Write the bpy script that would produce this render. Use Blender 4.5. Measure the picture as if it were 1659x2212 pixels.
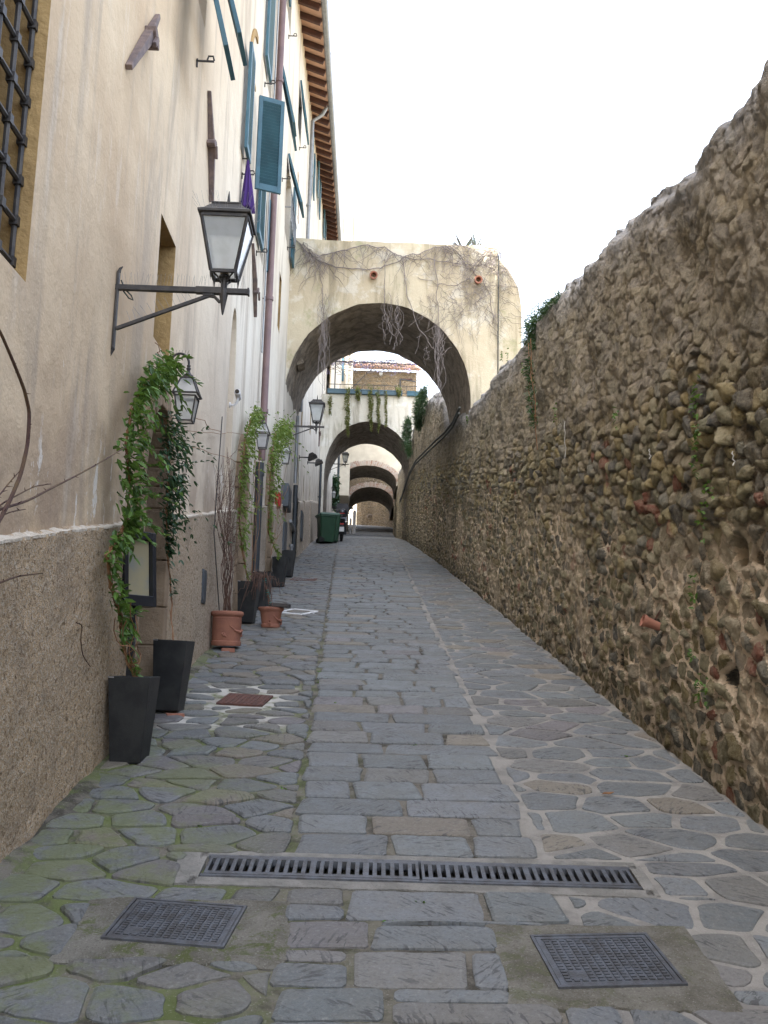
import bpy, bmesh, math, random
import numpy as np
from mathutils import Vector, Matrix, noise as mnoise
from mathutils.geometry import delaunay_2d_cdt

for o in list(bpy.data.objects):
    bpy.data.objects.remove(o)
SC = bpy.context.scene
COL = SC.collection
random.seed(11)
PI = math.pi
R = math.radians

# ------------------------------------------------------------------ camera
S = .178                      # slope of the alley (rises away from the camera)
EYE = 1.7
FP, CXP, CYP = 2000., 829.5, 1106.
PITCH, ROLL, YAW = .159, .025, -.0303

def ray(x, y):
    u = x - CXP; v = CYP - y
    u, v = u*math.cos(ROLL) - v*math.sin(ROLL), u*math.sin(ROLL) + v*math.cos(ROLL)
    Y = FP*math.cos(PITCH) - v*math.sin(PITCH); Z = FP*math.sin(PITCH) + v*math.cos(PITCH)
    return Vector((u*math.cos(YAW) - Y*math.sin(YAW), u*math.sin(YAW) + Y*math.cos(YAW), Z))

cam = bpy.data.cameras.new('camera'); cam.sensor_fit = 'VERTICAL'; cam.sensor_height = 36
cam.lens = FP/2212*36; cam.clip_end = 2000; cam.clip_start = .05
co = bpy.data.objects.new('camera', cam); COL.objects.link(co)
fw = ray(CXP, CYP).normalized(); rt = (ray(CXP+1, CYP) - ray(CXP, CYP)).normalized(); up = rt.cross(fw)
co.matrix_world = Matrix(((rt.x, up.x, -fw.x, 0), (rt.y, up.y, -fw.y, 0), (rt.z, up.z, -fw.z, EYE), (0, 0, 0, 1)))
SC.camera = co

# ------------------------------------------------------------------ light
SUN_EL, SUN_AZ = 52, 242
W = bpy.data.worlds.new('World'); SC.world = W; W.use_nodes = True
wn = W.node_tree; bg = wn.nodes['Background']
sky = wn.nodes.new('ShaderNodeTexSky'); sky.sky_type = 'NISHITA'; sky.sun_disc = False
sky.sun_elevation = R(SUN_EL); sky.sun_rotation = R(SUN_AZ); sky.dust_density = 4; sky.air_density = 1; sky.ozone_density = 1
hs = wn.nodes.new('ShaderNodeHueSaturation'); hs.inputs['Saturation'].default_value = .5
wn.links.new(sky.outputs[0], hs.inputs['Color']); wn.links.new(hs.outputs[0], bg.inputs[0])
bg.inputs[1].default_value = .15
sl = bpy.data.lights.new('sun', 'SUN'); sl.energy = 3.5; sl.angle = R(.5); sl.color = (1, .95, .88)
so = bpy.data.objects.new('sun', sl); COL.objects.link(so)
sd = Vector((math.sin(R(SUN_AZ))*math.cos(R(SUN_EL)), math.cos(R(SUN_AZ))*math.cos(R(SUN_EL)), math.sin(R(SUN_EL))))
so.rotation_euler = sd.to_track_quat('Z', 'Y').to_euler(); so.location = (-30, 0, 40)
SC.view_settings.view_transform = 'Standard'; SC.view_settings.look = 'None'
SC.view_settings.exposure = 2.8; SC.view_settings.gamma = 1

# ------------------------------------------------------------------ places
XL, XP, XR = -1.55, -1.505, 2.2
RY = [-40, 31, 37, 48, 59, 74, 86, 120]; RZ = [-40*S, 31*S, 6.48, 8.0, 9.5, 11.8, 14.2, 18]
def rz(y): return float(np.interp(y, RY, RZ))
def onX(x, y, X): d = ray(x, y); return Vector((0, 0, EYE)) + d*(X/d.x)
def onY(x, y, Y): d = ray(x, y); return Vector((0, 0, EYE)) + d*(Y/d.y)
def onR(x, y): d = ray(x, y); return Vector((0, 0, EYE)) + d*(EYE/(S*d.y - d.z))
def Wl(x, y): p = onX(x, y, XL); return (p.y, p.z)
def c1(x, y): return (x/2.5, y/2.5)
def c2(x, y): return (387.1+x/4, y/4)
def c3(x, y): return (x/3, 553+y/3)
def c4(x, y): return (553+x/2.5, 497.7+y/2.5)
def c5(x, y): return (636+x/4.705, 718.9+y/4.705)
def c6(x, y): return (165.9+x/3, 1050.7+y/3)
def c7(x, y): return (387.1+x/5, 1106+y/5)
def c9(x, y): return (497.7+x/6.152, 829.5+y/6.152)

# ------------------------------------------------------------------ mesh helpers
class MB:
    def __init__(s): s.v = []; s.f = []; s.col = None
    def add(s, vs, fs):
        n = len(s.v); s.v += [tuple(p) for p in vs]; s.f += [tuple(i+n for i in f) for f in fs]
    def box(s, c, d, rot=None):
        vs = []
        for k in range(8):
            p = Vector(((k & 1)-.5, ((k >> 1) & 1)-.5, ((k >> 2) & 1)-.5)); p = Vector((p.x*d[0], p.y*d[1], p.z*d[2]))
            if rot: p = rot @ p
            vs.append(p + Vector(c))
        s.add(vs, [(0,2,3,1),(4,5,7,6),(0,1,5,4),(2,6,7,3),(0,4,6,2),(1,3,7,5)])
    def ab(s, x0, x1, y0, y1, z0, z1): s.box(((x0+x1)/2,(y0+y1)/2,(z0+z1)/2), (x1-x0,y1-y0,z1-z0))
    def bar(s, a, b, w, h=None, upv=(0,0,1)):
        a = Vector(a); b = Vector(b); h = h or w
        d = (b-a); L = d.length; d = d/L; upv = Vector(upv)
        if abs(d.dot(upv)) > .98: upv = Vector((1,0,0))
        x = d.cross(upv).normalized(); z = x.cross(d)
        s.box((a+b)/2, (w, L, h), Matrix((x, d, z)).transposed())
    def tube(s, pts, r, n=6, cap=True):
        pts = [Vector(p) for p in pts]; m = len(pts)
        if not hasattr(r, '__len__'): r = [r]*m
        vs = []; fs = []; pu = None
        for i, p in enumerate(pts):
            t = (pts[min(i+1,m-1)] - pts[max(i-1,0)])
            t = t.normalized() if t.length > 1e-9 else Vector((0,0,1))
            if pu is None:
                pu = t.orthogonal().normalized()
            else:
                pu = pu - t*pu.dot(t)
                pu = pu.normalized() if pu.length > 1e-6 else t.orthogonal().normalized()
            w = t.cross(pu)
            for k in range(n):
                a = 2*PI*k/n; vs.append(p + (pu*math.cos(a) + w*math.sin(a))*r[i])
        for i in range(m-1):
            for k in range(n):
                k2 = (k+1) % n; fs.append((i*n+k, i*n+k2, (i+1)*n+k2, (i+1)*n+k))
        if cap: fs.append(tuple(range(n))[::-1]); fs.append(tuple((m-1)*n+k for k in range(n)))
        s.add(vs, fs)
    def lathe(s, prof, c=(0,0,0), n=24, rot=None):
        vs = []; fs = []
        for (r, z) in prof:
            for k in range(n):
                a = 2*PI*k/n; p = Vector((r*math.cos(a), r*math.sin(a), z))
                if rot: p = rot @ p
                vs.append(p + Vector(c))
        for i in range(len(prof)-1):
            for k in range(n):
                k2 = (k+1) % n; fs.append((i*n+k, i*n+k2, (i+1)*n+k2, (i+1)*n+k))
        s.add(vs, fs)
    def loft(s, rings, cap0=True, cap1=True):
        n = len(rings[0]); vs = [p for r in rings for p in r]; fs = []
        for i in range(len(rings)-1):
            for k in range(n):
                k2 = (k+1) % n; fs.append((i*n+k, i*n+k2, (i+1)*n+k2, (i+1)*n+k))
        if cap0: fs.append(tuple(range(n))[::-1])
        if cap1: fs.append(tuple((len(rings)-1)*n+k for k in range(n)))
        s.add(vs, fs)
    def leaf(s, p, d, L, w, droop=.3):
        p = Vector(p); d = Vector(d).normalized(); sd_ = d.cross(Vector((0,0,1)))
        sd_ = sd_.normalized() if sd_.length > .05 else Vector((1,0,0))
        rr = random.uniform(-.9, .9); nrm = sd_.cross(d); sd_ = (sd_*math.cos(rr) + nrm*math.sin(rr)); nrm = sd_.cross(d)
        m = p + d*L*.5; t = p + d*L - Vector((0,0,L*droop*.6))
        s.add([p, m*.55+p*.45 + sd_*w*.42 + nrm*w*.12, m*.6+t*.4 + sd_*w*.36 + nrm*w*.08, t, m*.6+t*.4 - sd_*w*.36 + nrm*w*.08, m*.55+p*.45 - sd_*w*.42 + nrm*w*.12],
              [(0,1,2,3), (0,3,4,5)])
    def build(s, name, mat, parent=None, smooth=False, bevel=0, props=None):
        me = bpy.data.meshes.new(name)
        off = Vector((0,0,0)); q = parent
        while q: off = off + q.location; q = q.parent
        me.from_pydata([tuple(Vector(p)-off) for p in s.v], [], s.f)
        if bevel:
            bm = bmesh.new(); bm.from_mesh(me)
            ed = [e for e in bm.edges if len(e.link_faces) == 2 and e.calc_face_angle(0) > .6]
            bmesh.ops.bevel(bm, geom=ed, offset=bevel, segments=2, affect='EDGES', profile=.5, clamp_overlap=True)
            bm.to_mesh(me); bm.free()
        if s.col is not None:
            a = me.color_attributes.new('col', 'FLOAT_COLOR', 'POINT'); a.data.foreach_set('color', np.array(s.col, dtype=np.float32).ravel())
        if smooth:
            me.polygons.foreach_set('use_smooth', [True]*len(me.polygons))
            if smooth == 'auto': me.set_sharp_from_angle(angle=R(38))
        me.materials.append(mat); me.update()
        o = bpy.data.objects.new(name, me); COL.objects.link(o)
        if parent: o.parent = parent
        if props:
            for k in props: o[k] = props[k]
        return o

def tag(o, label=None, cat=None, group=None, kind=None):
    if label: o['label'] = label
    if cat: o['category'] = cat
    if group: o['group'] = group
    if kind: o['kind'] = kind
    return o
def thing(name, loc, label, cat, group=None):
    o = bpy.data.objects.new(name, None); COL.objects.link(o); o.location = loc; o.empty_display_size = .1
    return tag(o, label, cat, group)
def copy_tree(o, parent=None):
    c = o.copy(); COL.objects.link(c)
    if parent: c.parent = parent
    for ch in list(o.children): copy_tree(ch, c)
    return c
def obj_np(name, verts, faces, mat, parent=None, smooth=True, col=None, mor=None):
    if parent: verts = verts - np.array(parent.location)
    me = bpy.data.meshes.new(name); nv = len(verts); nf = len(faces)
    me.vertices.add(nv); me.vertices.foreach_set('co', verts.astype(np.float32).ravel())
    me.loops.add(nf*4); me.loops.foreach_set('vertex_index', faces.astype(np.int32).ravel())
    me.polygons.add(nf); me.polygons.foreach_set('loop_start', np.arange(0, nf*4, 4, dtype=np.int32))
    me.polygons.foreach_set('use_smooth', np.full(nf, smooth))
    me.update(calc_edges=True); me.validate()
    if col is not None:
        a = me.color_attributes.new('col', 'FLOAT_COLOR', 'POINT'); a.data.foreach_set('color', col.astype(np.float32).ravel())
    if mor is not None:
        a = me.color_attributes.new('mor', 'FLOAT_COLOR', 'POINT'); a.data.foreach_set('color', mor.astype(np.float32).ravel())
    me.materials.append(mat)
    o = bpy.data.objects.new(name, me); COL.objects.link(o)
    if parent: o.parent = parent
    return o

# numpy noise
def h2(i, j, seed):
    n = (i.astype(np.int64)*374761393 + j.astype(np.int64)*668265263 + seed*1442695041) & 0x7fffffff
    n = ((n ^ (n >> 13))*1274126177) & 0x7fffffff
    n = ((n ^ (n >> 15))*2246822519) & 0x7fffffff
    return ((n ^ (n >> 16)) & 0xffffff)/float(0xffffff)
def vn(u, v, seed=0):
    i = np.floor(u); j = np.floor(v); a = u-i; b = v-j; a = a*a*(3-2*a); b = b*b*(3-2*b)
    return (h2(i,j,seed)*(1-a)+h2(i+1,j,seed)*a)*(1-b) + (h2(i,j+1,seed)*(1-a)+h2(i+1,j+1,seed)*a)*b
def fbm(u, v, seed=0, o=4):
    t = 0; a = .5
    for k in range(o): t = t + a*(vn(u, v, seed+k*17)-.5); u = u*2.03; v = v*2.03; a *= .5
    return t
def sst(a, b, x): t = np.clip((x-a)/(b-a), 0, 1); return t*t*(3-2*t)

# ------------------------------------------------------------------ materials
class NT:
    def __init__(s, name):
        s.m = bpy.data.materials.new(name); s.m.use_nodes = True; s.t = s.m.node_tree
        s.b = s.t.nodes['Principled BSDF']; s.b.inputs['Specular IOR Level'].default_value = .3
        s._pos = None
    def n(s, t, **k):
        x = s.t.nodes.new(t)
        for a in k: setattr(x, a, k[a])
        return x
    def L(s, a, b): s.t.links.new(a, b)
    def put(s, sock, v):
        if isinstance(v, bpy.types.NodeSocket): s.L(v, sock)
        elif v is not None: sock.default_value = v if not (isinstance(v, tuple) and len(v) == 3 and sock.type == 'RGBA') else (*v, 1)
    def pos(s):
        if not s._pos: s._pos = s.n('ShaderNodeNewGeometry').outputs['Position']
        return s._pos
    def opos(s): return s.n('ShaderNodeTexCoord').outputs['Object']
    def mp(s, sc, v=None, rot=(0,0,0)):
        x = s.n('ShaderNodeMapping'); s.L(v or s.pos(), x.inputs[0]); x.inputs['Scale'].default_value = sc; x.inputs['Rotation'].default_value = rot; return x.outputs[0]
    def noise(s, scale, det=4, rough=.55, v=None, dist=0):
        x = s.n('ShaderNodeTexNoise'); s.L(v or s.pos(), x.inputs['Vector']); x.inputs['Scale'].default_value = scale
        x.inputs['Detail'].default_value = det; x.inputs['Roughness'].default_value = rough; x.inputs['Distortion'].default_value = dist; return x.outputs['Fac']
    def ramp(s, f, a, b, c0=0., c1_=1.):
        x = s.n('ShaderNodeMapRange'); x.interpolation_type = 'SMOOTHSTEP'; s.put(x.inputs[0], f)
        x.inputs[1].default_value = a; x.inputs[2].default_value = b; x.inputs[3].default_value = c0; x.inputs[4].default_value = c1_; return x.outputs[0]
    def mix(s, f, a, b, mode='MIX'):
        x = s.n('ShaderNodeMix', data_type='RGBA', blend_type=mode); s.put(x.inputs[0], f); s.put(x.inputs[6], a); s.put(x.inputs[7], b); return x.outputs[2]
    def math(s, op, a, b=None):
        x = s.n('ShaderNodeMath', operation=op); s.put(x.inputs[0], a)
        if b is not None: s.put(x.inputs[1], b)
        return x.outputs[0]
    def xyz(s):
        x = s.n('ShaderNodeSeparateXYZ'); s.L(s.pos(), x.inputs[0]); return x.outputs
    def bump(s, h, dist, st=1.):
        x = s.n('ShaderNodeBump'); s.put(x.inputs['Height'], h); x.inputs['Distance'].default_value = dist; x.inputs['Strength'].default_value = st
        if s.b.inputs['Normal'].is_linked: s.L(s.b.inputs['Normal'].links[0].from_socket, x.inputs['Normal'])
        s.L(x.outputs[0], s.b.inputs['Normal'])
    def set(s, col=None, rough=None, metal=None, spec=None):
        s.put(s.b.inputs['Base Color'], col); s.put(s.b.inputs['Roughness'], rough); s.put(s.b.inputs['Metallic'], metal); s.put(s.b.inputs['Specular IOR Level'], spec); return s.m
    def attr(s, name): return s.n('ShaderNodeAttribute', attribute_name=name).outputs
    def island(s): return s.n('ShaderNodeNewGeometry').outputs['Random Per Island']

def simple(name, a, b=None, sc=8, rough=.7, metal=0, bump=0, bsc=60, spec=.3, obj=False, stretch=None):
    t = NT(name); b = b or tuple(c*.75 for c in a)
    v = t.opos() if obj else t.pos()
    if stretch: v = t.mp(stretch, v)
    f = t.ramp(t.noise(sc, 5, .6, v), .35, .65)
    if bump: t.bump(t.noise(bsc, 4, .6, v), bump)
    return t.set(t.mix(f, a, b), rough, metal, spec)

def plaster_mat():
    t = NT('weathered_plaster'); x, y, z = t.xyz()
    h = t.math('SUBTRACT', z, t.math('MULTIPLY', y, S))
    st = t.noise(1, 6, .62, t.mp((1, 2.6, .38)), .6); bl = t.noise(.55, 5, .6); fine = t.noise(1, 5, .65, t.mp((1, 9, 1.6)))
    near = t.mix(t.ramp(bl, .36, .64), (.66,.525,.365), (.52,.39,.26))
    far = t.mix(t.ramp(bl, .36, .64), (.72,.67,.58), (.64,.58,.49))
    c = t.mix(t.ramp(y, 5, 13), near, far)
    c = t.mix(t.math('MULTIPLY', t.ramp(st, .48, .66), .65), c, (.38,.315,.25))
    c = t.mix(t.math('MULTIPLY', t.ramp(fine, .55, .7), .35), c, (.68,.60,.49))
    low = t.ramp(h, 2.6, 1.45)
    c = t.mix(t.math('MULTIPLY', low, t.ramp(t.noise(2.2, 5, .6), .4, .62, 0, .6)), c, (.33,.25,.19))
    fl = t.noise(1, 6, .7, t.mp((1, 7, 2.4)), .4)
    c = t.mix(t.math('MULTIPLY', t.ramp(h, 2.15, 1.75), t.ramp(fl, .605, .62)), c, (.72,.68,.62))
    fl2 = t.noise(1, 4, .7, t.mp((1, 16, 6)), .4)
    c = t.mix(t.math('MULTIPLY', t.ramp(h, 3.4, 2.2), t.ramp(fl2, .715, .725)), c, (.72,.68,.62))
    t.bump(t.noise(2.5, 5, .6), .03); t.bump(t.noise(70, 3, .6), .003)
    return t.set(c, .92, spec=.15)
def rough_mat():
    t = NT('roughcast_plinth'); x, y, z = t.xyz()
    g = t.noise(70, 3, .8); g2 = t.noise(30, 4, .75); bl = t.noise(1.3, 5, .6)
    c = t.mix(t.ramp(bl, .35, .65), (.62,.455,.29), (.53,.395,.26))
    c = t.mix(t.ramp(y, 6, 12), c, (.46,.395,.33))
    c = t.mix(t.ramp(g, .50, .58), c, (.66,.57,.45))
    c = t.mix(t.ramp(g2, .46, .36), c, (.27,.19,.115))
    c = t.mix(t.math('MULTIPLY', t.ramp(t.noise(2.6, 6, .7), .5, .66), .4), c, (.33,.26,.195))
    t.bump(g2, .035); t.bump(g, .012)
    return t.set(c, .95, spec=.15)
def paving_mat():
    t = NT('flagstone'); A = t.attr('col'); col = A['Color'] ; ang = A['Alpha']
    x, y, z = t.xyz()
    a = t.math('MULTIPLY', ang, 3.14159)
    u = t.math('ADD', t.math('MULTIPLY', x, t.math('COSINE', a)), t.math('MULTIPLY', y, t.math('SINE', a)))
    w = t.math('SUBTRACT', t.math('MULTIPLY', y, t.math('COSINE', a)), t.math('MULTIPLY', x, t.math('SINE', a)))
    cv = t.n('ShaderNodeCombineXYZ'); t.L(t.math('MULTIPLY', u, 66.), cv.inputs[0]); t.L(t.math('MULTIPLY', w, 13.), cv.inputs[1]); t.L(t.math('MULTIPLY', ang, 90.), cv.inputs[2])
    ch = t.noise(1, 3, .55, cv.outputs[0], .3)
    lines = t.ramp(ch, .45, .39)
    msk = t.ramp(t.noise(5, 3, .6), .42, .58)
    lm = t.math('MULTIPLY', lines, msk)
    n1 = t.noise(7, 5, .65); n2 = t.noise(60, 4, .7)
    c = t.mix(t.ramp(n1, .33, .67), col, t.mix(.3, col, (.19,.175,.15)))
    c = t.mix(t.math('MULTIPLY', t.ramp(n2, .53, .7), .5), c, (.25,.25,.24)); c = t.mix(t.math('MULTIPLY', t.ramp(n2, .45, .36), .4), c, (.06,.06,.058))
    c = t.mix(t.math('MULTIPLY', lm, .75), c, (.05,.05,.052))
    # moss on the near left side and in damp patches
    mo = t.math('MULTIPLY', t.ramp(x, -.1, -1.), t.ramp(y, 8.5, 4.5))
    mo = t.math('MULTIPLY', mo, t.ramp(t.noise(2.8, 6, .7), .45, .6))
    c = t.mix(t.math('MULTIPLY', mo, .68), c, (.13,.15,.06))
    t.bump(n1, .02); t.bump(lm, .006, -1); t.bump(n2, .004)
    return t.set(c, t.ramp(n1, .3, .7, .5, .75), spec=.35)
def mortar_mat():
    t = NT('paving_mortar'); x, y, z = t.xyz(); n1 = t.noise(5, 6, .65); n2 = t.noise(90, 4, .7)
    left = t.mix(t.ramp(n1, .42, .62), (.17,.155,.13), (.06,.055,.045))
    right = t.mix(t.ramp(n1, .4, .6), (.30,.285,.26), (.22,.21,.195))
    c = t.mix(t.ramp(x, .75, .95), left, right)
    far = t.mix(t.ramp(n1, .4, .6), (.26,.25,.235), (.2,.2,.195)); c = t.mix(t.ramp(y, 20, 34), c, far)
    mo = t.math('MULTIPLY', t.ramp(x, .4, -.8), t.ramp(y, 16, 5)); mo = t.math('MULTIPLY', mo, t.ramp(t.noise(3.2, 6, .7), .42, .58))
    c = t.mix(t.math('MULTIPLY', mo, .85), c, (.12,.15,.05))
    ws = t.math('MULTIPLY', t.ramp(t.math('ABSOLUTE', t.math('ADD', x, .9)), .52, .36), t.ramp(t.math('ABSOLUTE', t.math('SUBTRACT', y, 7.45)), .9, .62))
    c = t.mix(t.math('MULTIPLY', ws, t.ramp(n1, .34, .56)), c, (.46,.44,.40))
    c = t.mix(t.math('MULTIPLY', t.ramp(n2, .58, .7), .5), c, (.42,.40,.37))
    t.bump(n1, .02); t.bump(n2, .006)
    return t.set(c, .95, spec=.15)
def rubble_mat():
    t = NT('rubble_stone'); A = t.attr('col'); B = t.attr('mor'); n0 = t.noise(55, 3, .6); n1 = t.noise(22, 5, .7); n2 = t.noise(120, 4, .7); n3 = t.noise(2.2, 5, .6)
    gp = t.math('ADD', A['Alpha'], t.math('MULTIPLY', t.math('SUBTRACT', n0, .5), .034)); e = t.math('MULTIPLY', t.ramp(gp, .008, .014), t.math('SUBTRACT', 1., t.math('MULTIPLY', B['Alpha'], .8)))
    c = t.mix(t.math('MULTIPLY', t.ramp(gp, .004, .03), .25), t.mix(.35, A['Color'], (.03,.026,.02)), A['Color'])
    c = t.mix(e, B['Color'], A['Color'])
    c = t.mix(t.math('MULTIPLY', t.ramp(n1, .38, .66), .5), c, t.mix(.6, c, (.52,.45,.33)))
    c = t.mix(t.math('MULTIPLY', t.ramp(n1, .45, .3), .5), c, t.mix(.65, c, (.03,.026,.02)))
    c = t.mix(t.math('MULTIPLY', t.ramp(n3, .55, .72), .28), c, (.10,.105,.05))
    t.bump(e, .012); t.bump(n1, .03); t.bump(n2, .012)
    return t.set(c, .93, spec=.12)
def archplaster_mat():
    t = NT('stained_cream_plaster'); x, y, z = t.xyz(); st = t.noise(1, 6, .65, t.mp((3.2, 1, .45)), .5); bl = t.noise(.9, 5, .62); pk = t.noise(2.2, 6, .68)
    c = t.mix(t.ramp(bl, .38, .62), (.60,.53,.39), (.54,.46,.33))
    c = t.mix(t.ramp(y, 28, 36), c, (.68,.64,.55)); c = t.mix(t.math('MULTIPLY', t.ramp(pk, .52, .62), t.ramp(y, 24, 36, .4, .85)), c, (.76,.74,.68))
    c = t.mix(t.math('MULTIPLY', t.ramp(st, .48, .64), .6), c, (.25,.21,.14))
    c = t.mix(t.math('MULTIPLY', t.ramp(t.noise(1.7, 5, .7), .57, .7), .5), c, (.30,.31,.16))
    t.bump(pk, .03); t.bump(t.noise(45, 4, .65), .006)
    return t.set(c, .93, spec=.15)
def vault_mat():
    t = NT('rough_vault_stone'); v = t.n('ShaderNodeTexVoronoi', feature='F1'); t.L(t.mp((4,3,5)), v.inputs['Vector']); v.inputs['Scale'].default_value = 1.3
    n1 = t.noise(3, 6, .7); n2 = t.noise(25, 5, .7)
    c = t.mix(t.ramp(n1, .38, .62), (.34,.29,.235), (.22,.185,.15)); c = t.mix(t.ramp(n2, .5, .7), c, (.42,.36,.29))
    c = t.mix(t.math('MULTIPLY', t.ramp(v.outputs['Distance'], .5, .8), .5), c, (.12,.10,.08))
    t.bump(v.outputs['Distance'], .04, .7); t.bump(n2, .02)
    return t.set(c, .95, spec=.1)
def block_mat(name='jamb_sandstone', bands=True):
    t = NT(name); x, y, z = t.xyz(); n1 = t.noise(3.5, 5, .6); n2 = t.noise(50, 4, .7)
    c = t.mix(t.ramp(n1, .36, .64), (.34,.255,.175), (.24,.18,.125)); c = t.mix(t.math('MULTIPLY', t.ramp(n2, .5, .7), .4), c, (.40,.33,.26))
    t.bump(n1, .02); t.bump(n2, .006)
    return t.set(c, .92, spec=.15)
def brick_mat():
    t = NT('old_brick_voussoirs'); n1 = t.noise(9, 5, .6); r = t.island()
    c = t.mix(r, (.36,.20,.14), (.50,.40,.32)); c = t.mix(t.ramp(n1, .4, .65), c, (.48,.43,.37)); t.bump(n1, .02)
    return t.set(c, .92, spec=.15)
def stonehouse_mat():
    t = NT('coursed_far_stone'); v = t.n('ShaderNodeTexVoronoi', feature='DISTANCE_TO_EDGE'); t.L(t.mp((3.2,3.2,6.5)), v.inputs['Vector']); v.inputs['Scale'].default_value = 1
    v2 = t.n('ShaderNodeTexVoronoi'); t.L(t.mp((3.2,3.2,6.5)), v2.inputs['Vector']); v2.inputs['Scale'].default_value = 1
    sx = t.n('ShaderNodeSeparateColor'); t.L(v2.outputs['Color'], sx.inputs[0])
    c = t.mix(sx.outputs[0], (.30,.22,.13), (.20,.16,.11)); c = t.mix(t.ramp(v.outputs[0], .08, .02), c, (.42,.34,.25)); c = t.mix(t.ramp(t.noise(18, 5, .7), .45, .7), c, (.15,.12,.085))
    t.bump(t.ramp(v.outputs[0], 0, .15), .05); t.bump(t.noise(30, 4, .7), .02)
    return t.set(c, .93, spec=.1)
def leaf_mat(name, a, b, tr=.25):
    t = NT(name); c = t.mix(t.island(), a, b); m = t.set(c, .42, spec=.4)
    t.b.inputs['Subsurface Weight'].default_value = 0
    out = t.t.nodes['Material Output']; tl = t.n('ShaderNodeBsdfTranslucent'); t.L(t.mix(.5, c, (.25,.34,.05)), tl.inputs[0])
    mx = t.n('ShaderNodeMixShader'); mx.inputs[0].default_value = tr; t.L(t.b.outputs[0], mx.inputs[1]); t.L(tl.outputs[0], mx.inputs[2]); t.L(mx.outputs[0], out.inputs[0])
    return m
def frosted():
    t = NT('frosted_lamp_glass'); m = t.set(t.mix(t.ramp(t.noise(14, 4, .6), .4, .7), (.86,.88,.88), (.76,.78,.77)), .35, spec=.5)
    t.b.inputs['Transmission Weight'].default_value = .72; t.b.inputs['IOR'].default_value = 1.2; return m

PLASTER = plaster_mat(); ROUGHC = rough_mat(); FLAG = paving_mat(); MORTAR = mortar_mat(); RUBBLE = rubble_mat(); ARCHP = archplaster_mat(); VAULT = vault_mat()
BLOCK = block_mat(); BRICK = brick_mat(); FARSTONE = stonehouse_mat(); FROST = frosted()
IRON = simple('dark_wrought_iron', (.045,.043,.045), (.075,.068,.062), 14, .55, .3, .002, 90, .4)
CAST = simple('worn_cast_iron', (.125,.135,.155), (.085,.085,.09), 20, .42, .55, .003, 120, .5)
RUSTY = simple('rusted_iron', (.13,.06,.045), (.085,.045,.038), 25, .8, .1, .003, 140)
TEAL = simple('teal_shutter_paint', (.05,.135,.185), (.04,.105,.145), 5, .5, 0, .001, 60, .4)
WOODF = simple('brown_window_wood', (.16,.085,.05), (.10,.055,.035), 9, .6, 0, .002, 60)
GLASSD = simple('dark_window_glass', (.03,.04,.045), (.045,.055,.06), 2, .08, 0, 0, 60, .6)
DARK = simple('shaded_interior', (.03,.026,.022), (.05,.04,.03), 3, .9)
DOORW = simple('old_door_wood', (.085,.06,.042), (.055,.038,.027), 5, .7, 0, .004, 30, .3, stretch=(1, 8, .6))
OCHRE = simple('ochre_reveal_plaster', (.40,.27,.12), (.30,.20,.09), 3, .93, 0, .02, 12)
BLACKP = simple('black_planter_resin', (.011,.012,.014), (.026,.027,.027), 7, .5, 0, .001, 160, .4)
SOIL = simple('pale_potting_soil', (.30,.24,.16), (.2,.155,.10), 40, .95, 0, .01, 90)
TERRA = simple('weathered_terracotta', (.36,.16,.105), (.30,.135,.095), 7, .85, 0, .004, 50)
SLATE = simple('dark_slate_block', (.06,.055,.055), (.085,.075,.07), 12, .7, 0, .004, 40)
TWIG = simple('bare_brown_twig', (.17,.10,.075), (.10,.062,.05), 12, .85)
GREYTWIG = simple('bare_grey_twig', (.27,.235,.225), (.19,.16,.15), 9, .9)
THORN = simple('dark_rose_cane', (.075,.04,.035), (.11,.07,.035), 9, .7)
ORTWIG = simple('orange_brown_stem', (.28,.15,.075), (.2,.1,.05), 12, .8)
LEAFB = leaf_mat('bright_jasmine_leaf', (.13,.245,.045), (.03,.08,.018)); LEAFD = leaf_mat('dark_jasmine_leaf', (.022,.06,.03), (.04,.095,.045), .15)
LEAFY = leaf_mat('yellow_green_leaf', (.22,.30,.06), (.09,.16,.03)); LEAFO = leaf_mat('olive_trailing_leaf', (.20,.20,.06), (.09,.115,.035)); LEAFR = leaf_mat('rosemary_needle', (.035,.085,.035), (.07,.135,.06), .1)
AGAVEM = leaf_mat('blue_green_agave', (.12,.17,.15), (.16,.14,.13), .05)
PIPEB = simple('brown_copper_pipe', (.20,.13,.125), (.16,.105,.105), 5, .5, .2, 0, 60, .4)
PIPED = simple('dark_drain_pipe', (.035,.045,.055), (.05,.055,.06), 6, .5, .2, 0, 60, .4)
ZINC = simple('grey_zinc', (.30,.31,.33), (.24,.25,.26), 8, .45, .4, 0, 60, .4)
RAFT = simple('dark_rafter_wood', (.10,.05,.04), (.07,.04,.035), 6, .8)
EAVET = simple('terracotta_eave_tile', (.62,.39,.28), (.53,.33,.23), 4, .85, 0, .006, 20)
ROOFT = simple('old_roof_tile', (.42,.2,.12), (.33,.24,.17), 5, .9, 0, .01, 30)
GREENB = simple('green_bin_plastic', (.02,.07,.038), (.016,.055,.03), 3, .45, 0, 0, 60, .4)
RUBBER = simple('black_rubber', (.015,.015,.016), (.025,.025,.025), 30, .8)
SCOOTM = simple('dark_scooter_paint', (.03,.033,.04), (.04,.042,.05), 3, .25, .3, 0, 60, .6)
CHROME = simple('light_metal', (.5,.5,.52), (.4,.4,.42), 9, .3, .8)
REDL = simple('red_lens', (.4,.03,.025), (.3,.02,.02), 9, .3)
WHITEP = simple('white_paint', (.75,.75,.76), (.65,.65,.66), 9, .5)
SMOKE = simple('smoked_windscreen', (.10,.10,.11), (.13,.13,.14), 3, .15, 0, 0, 60, .6)
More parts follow.
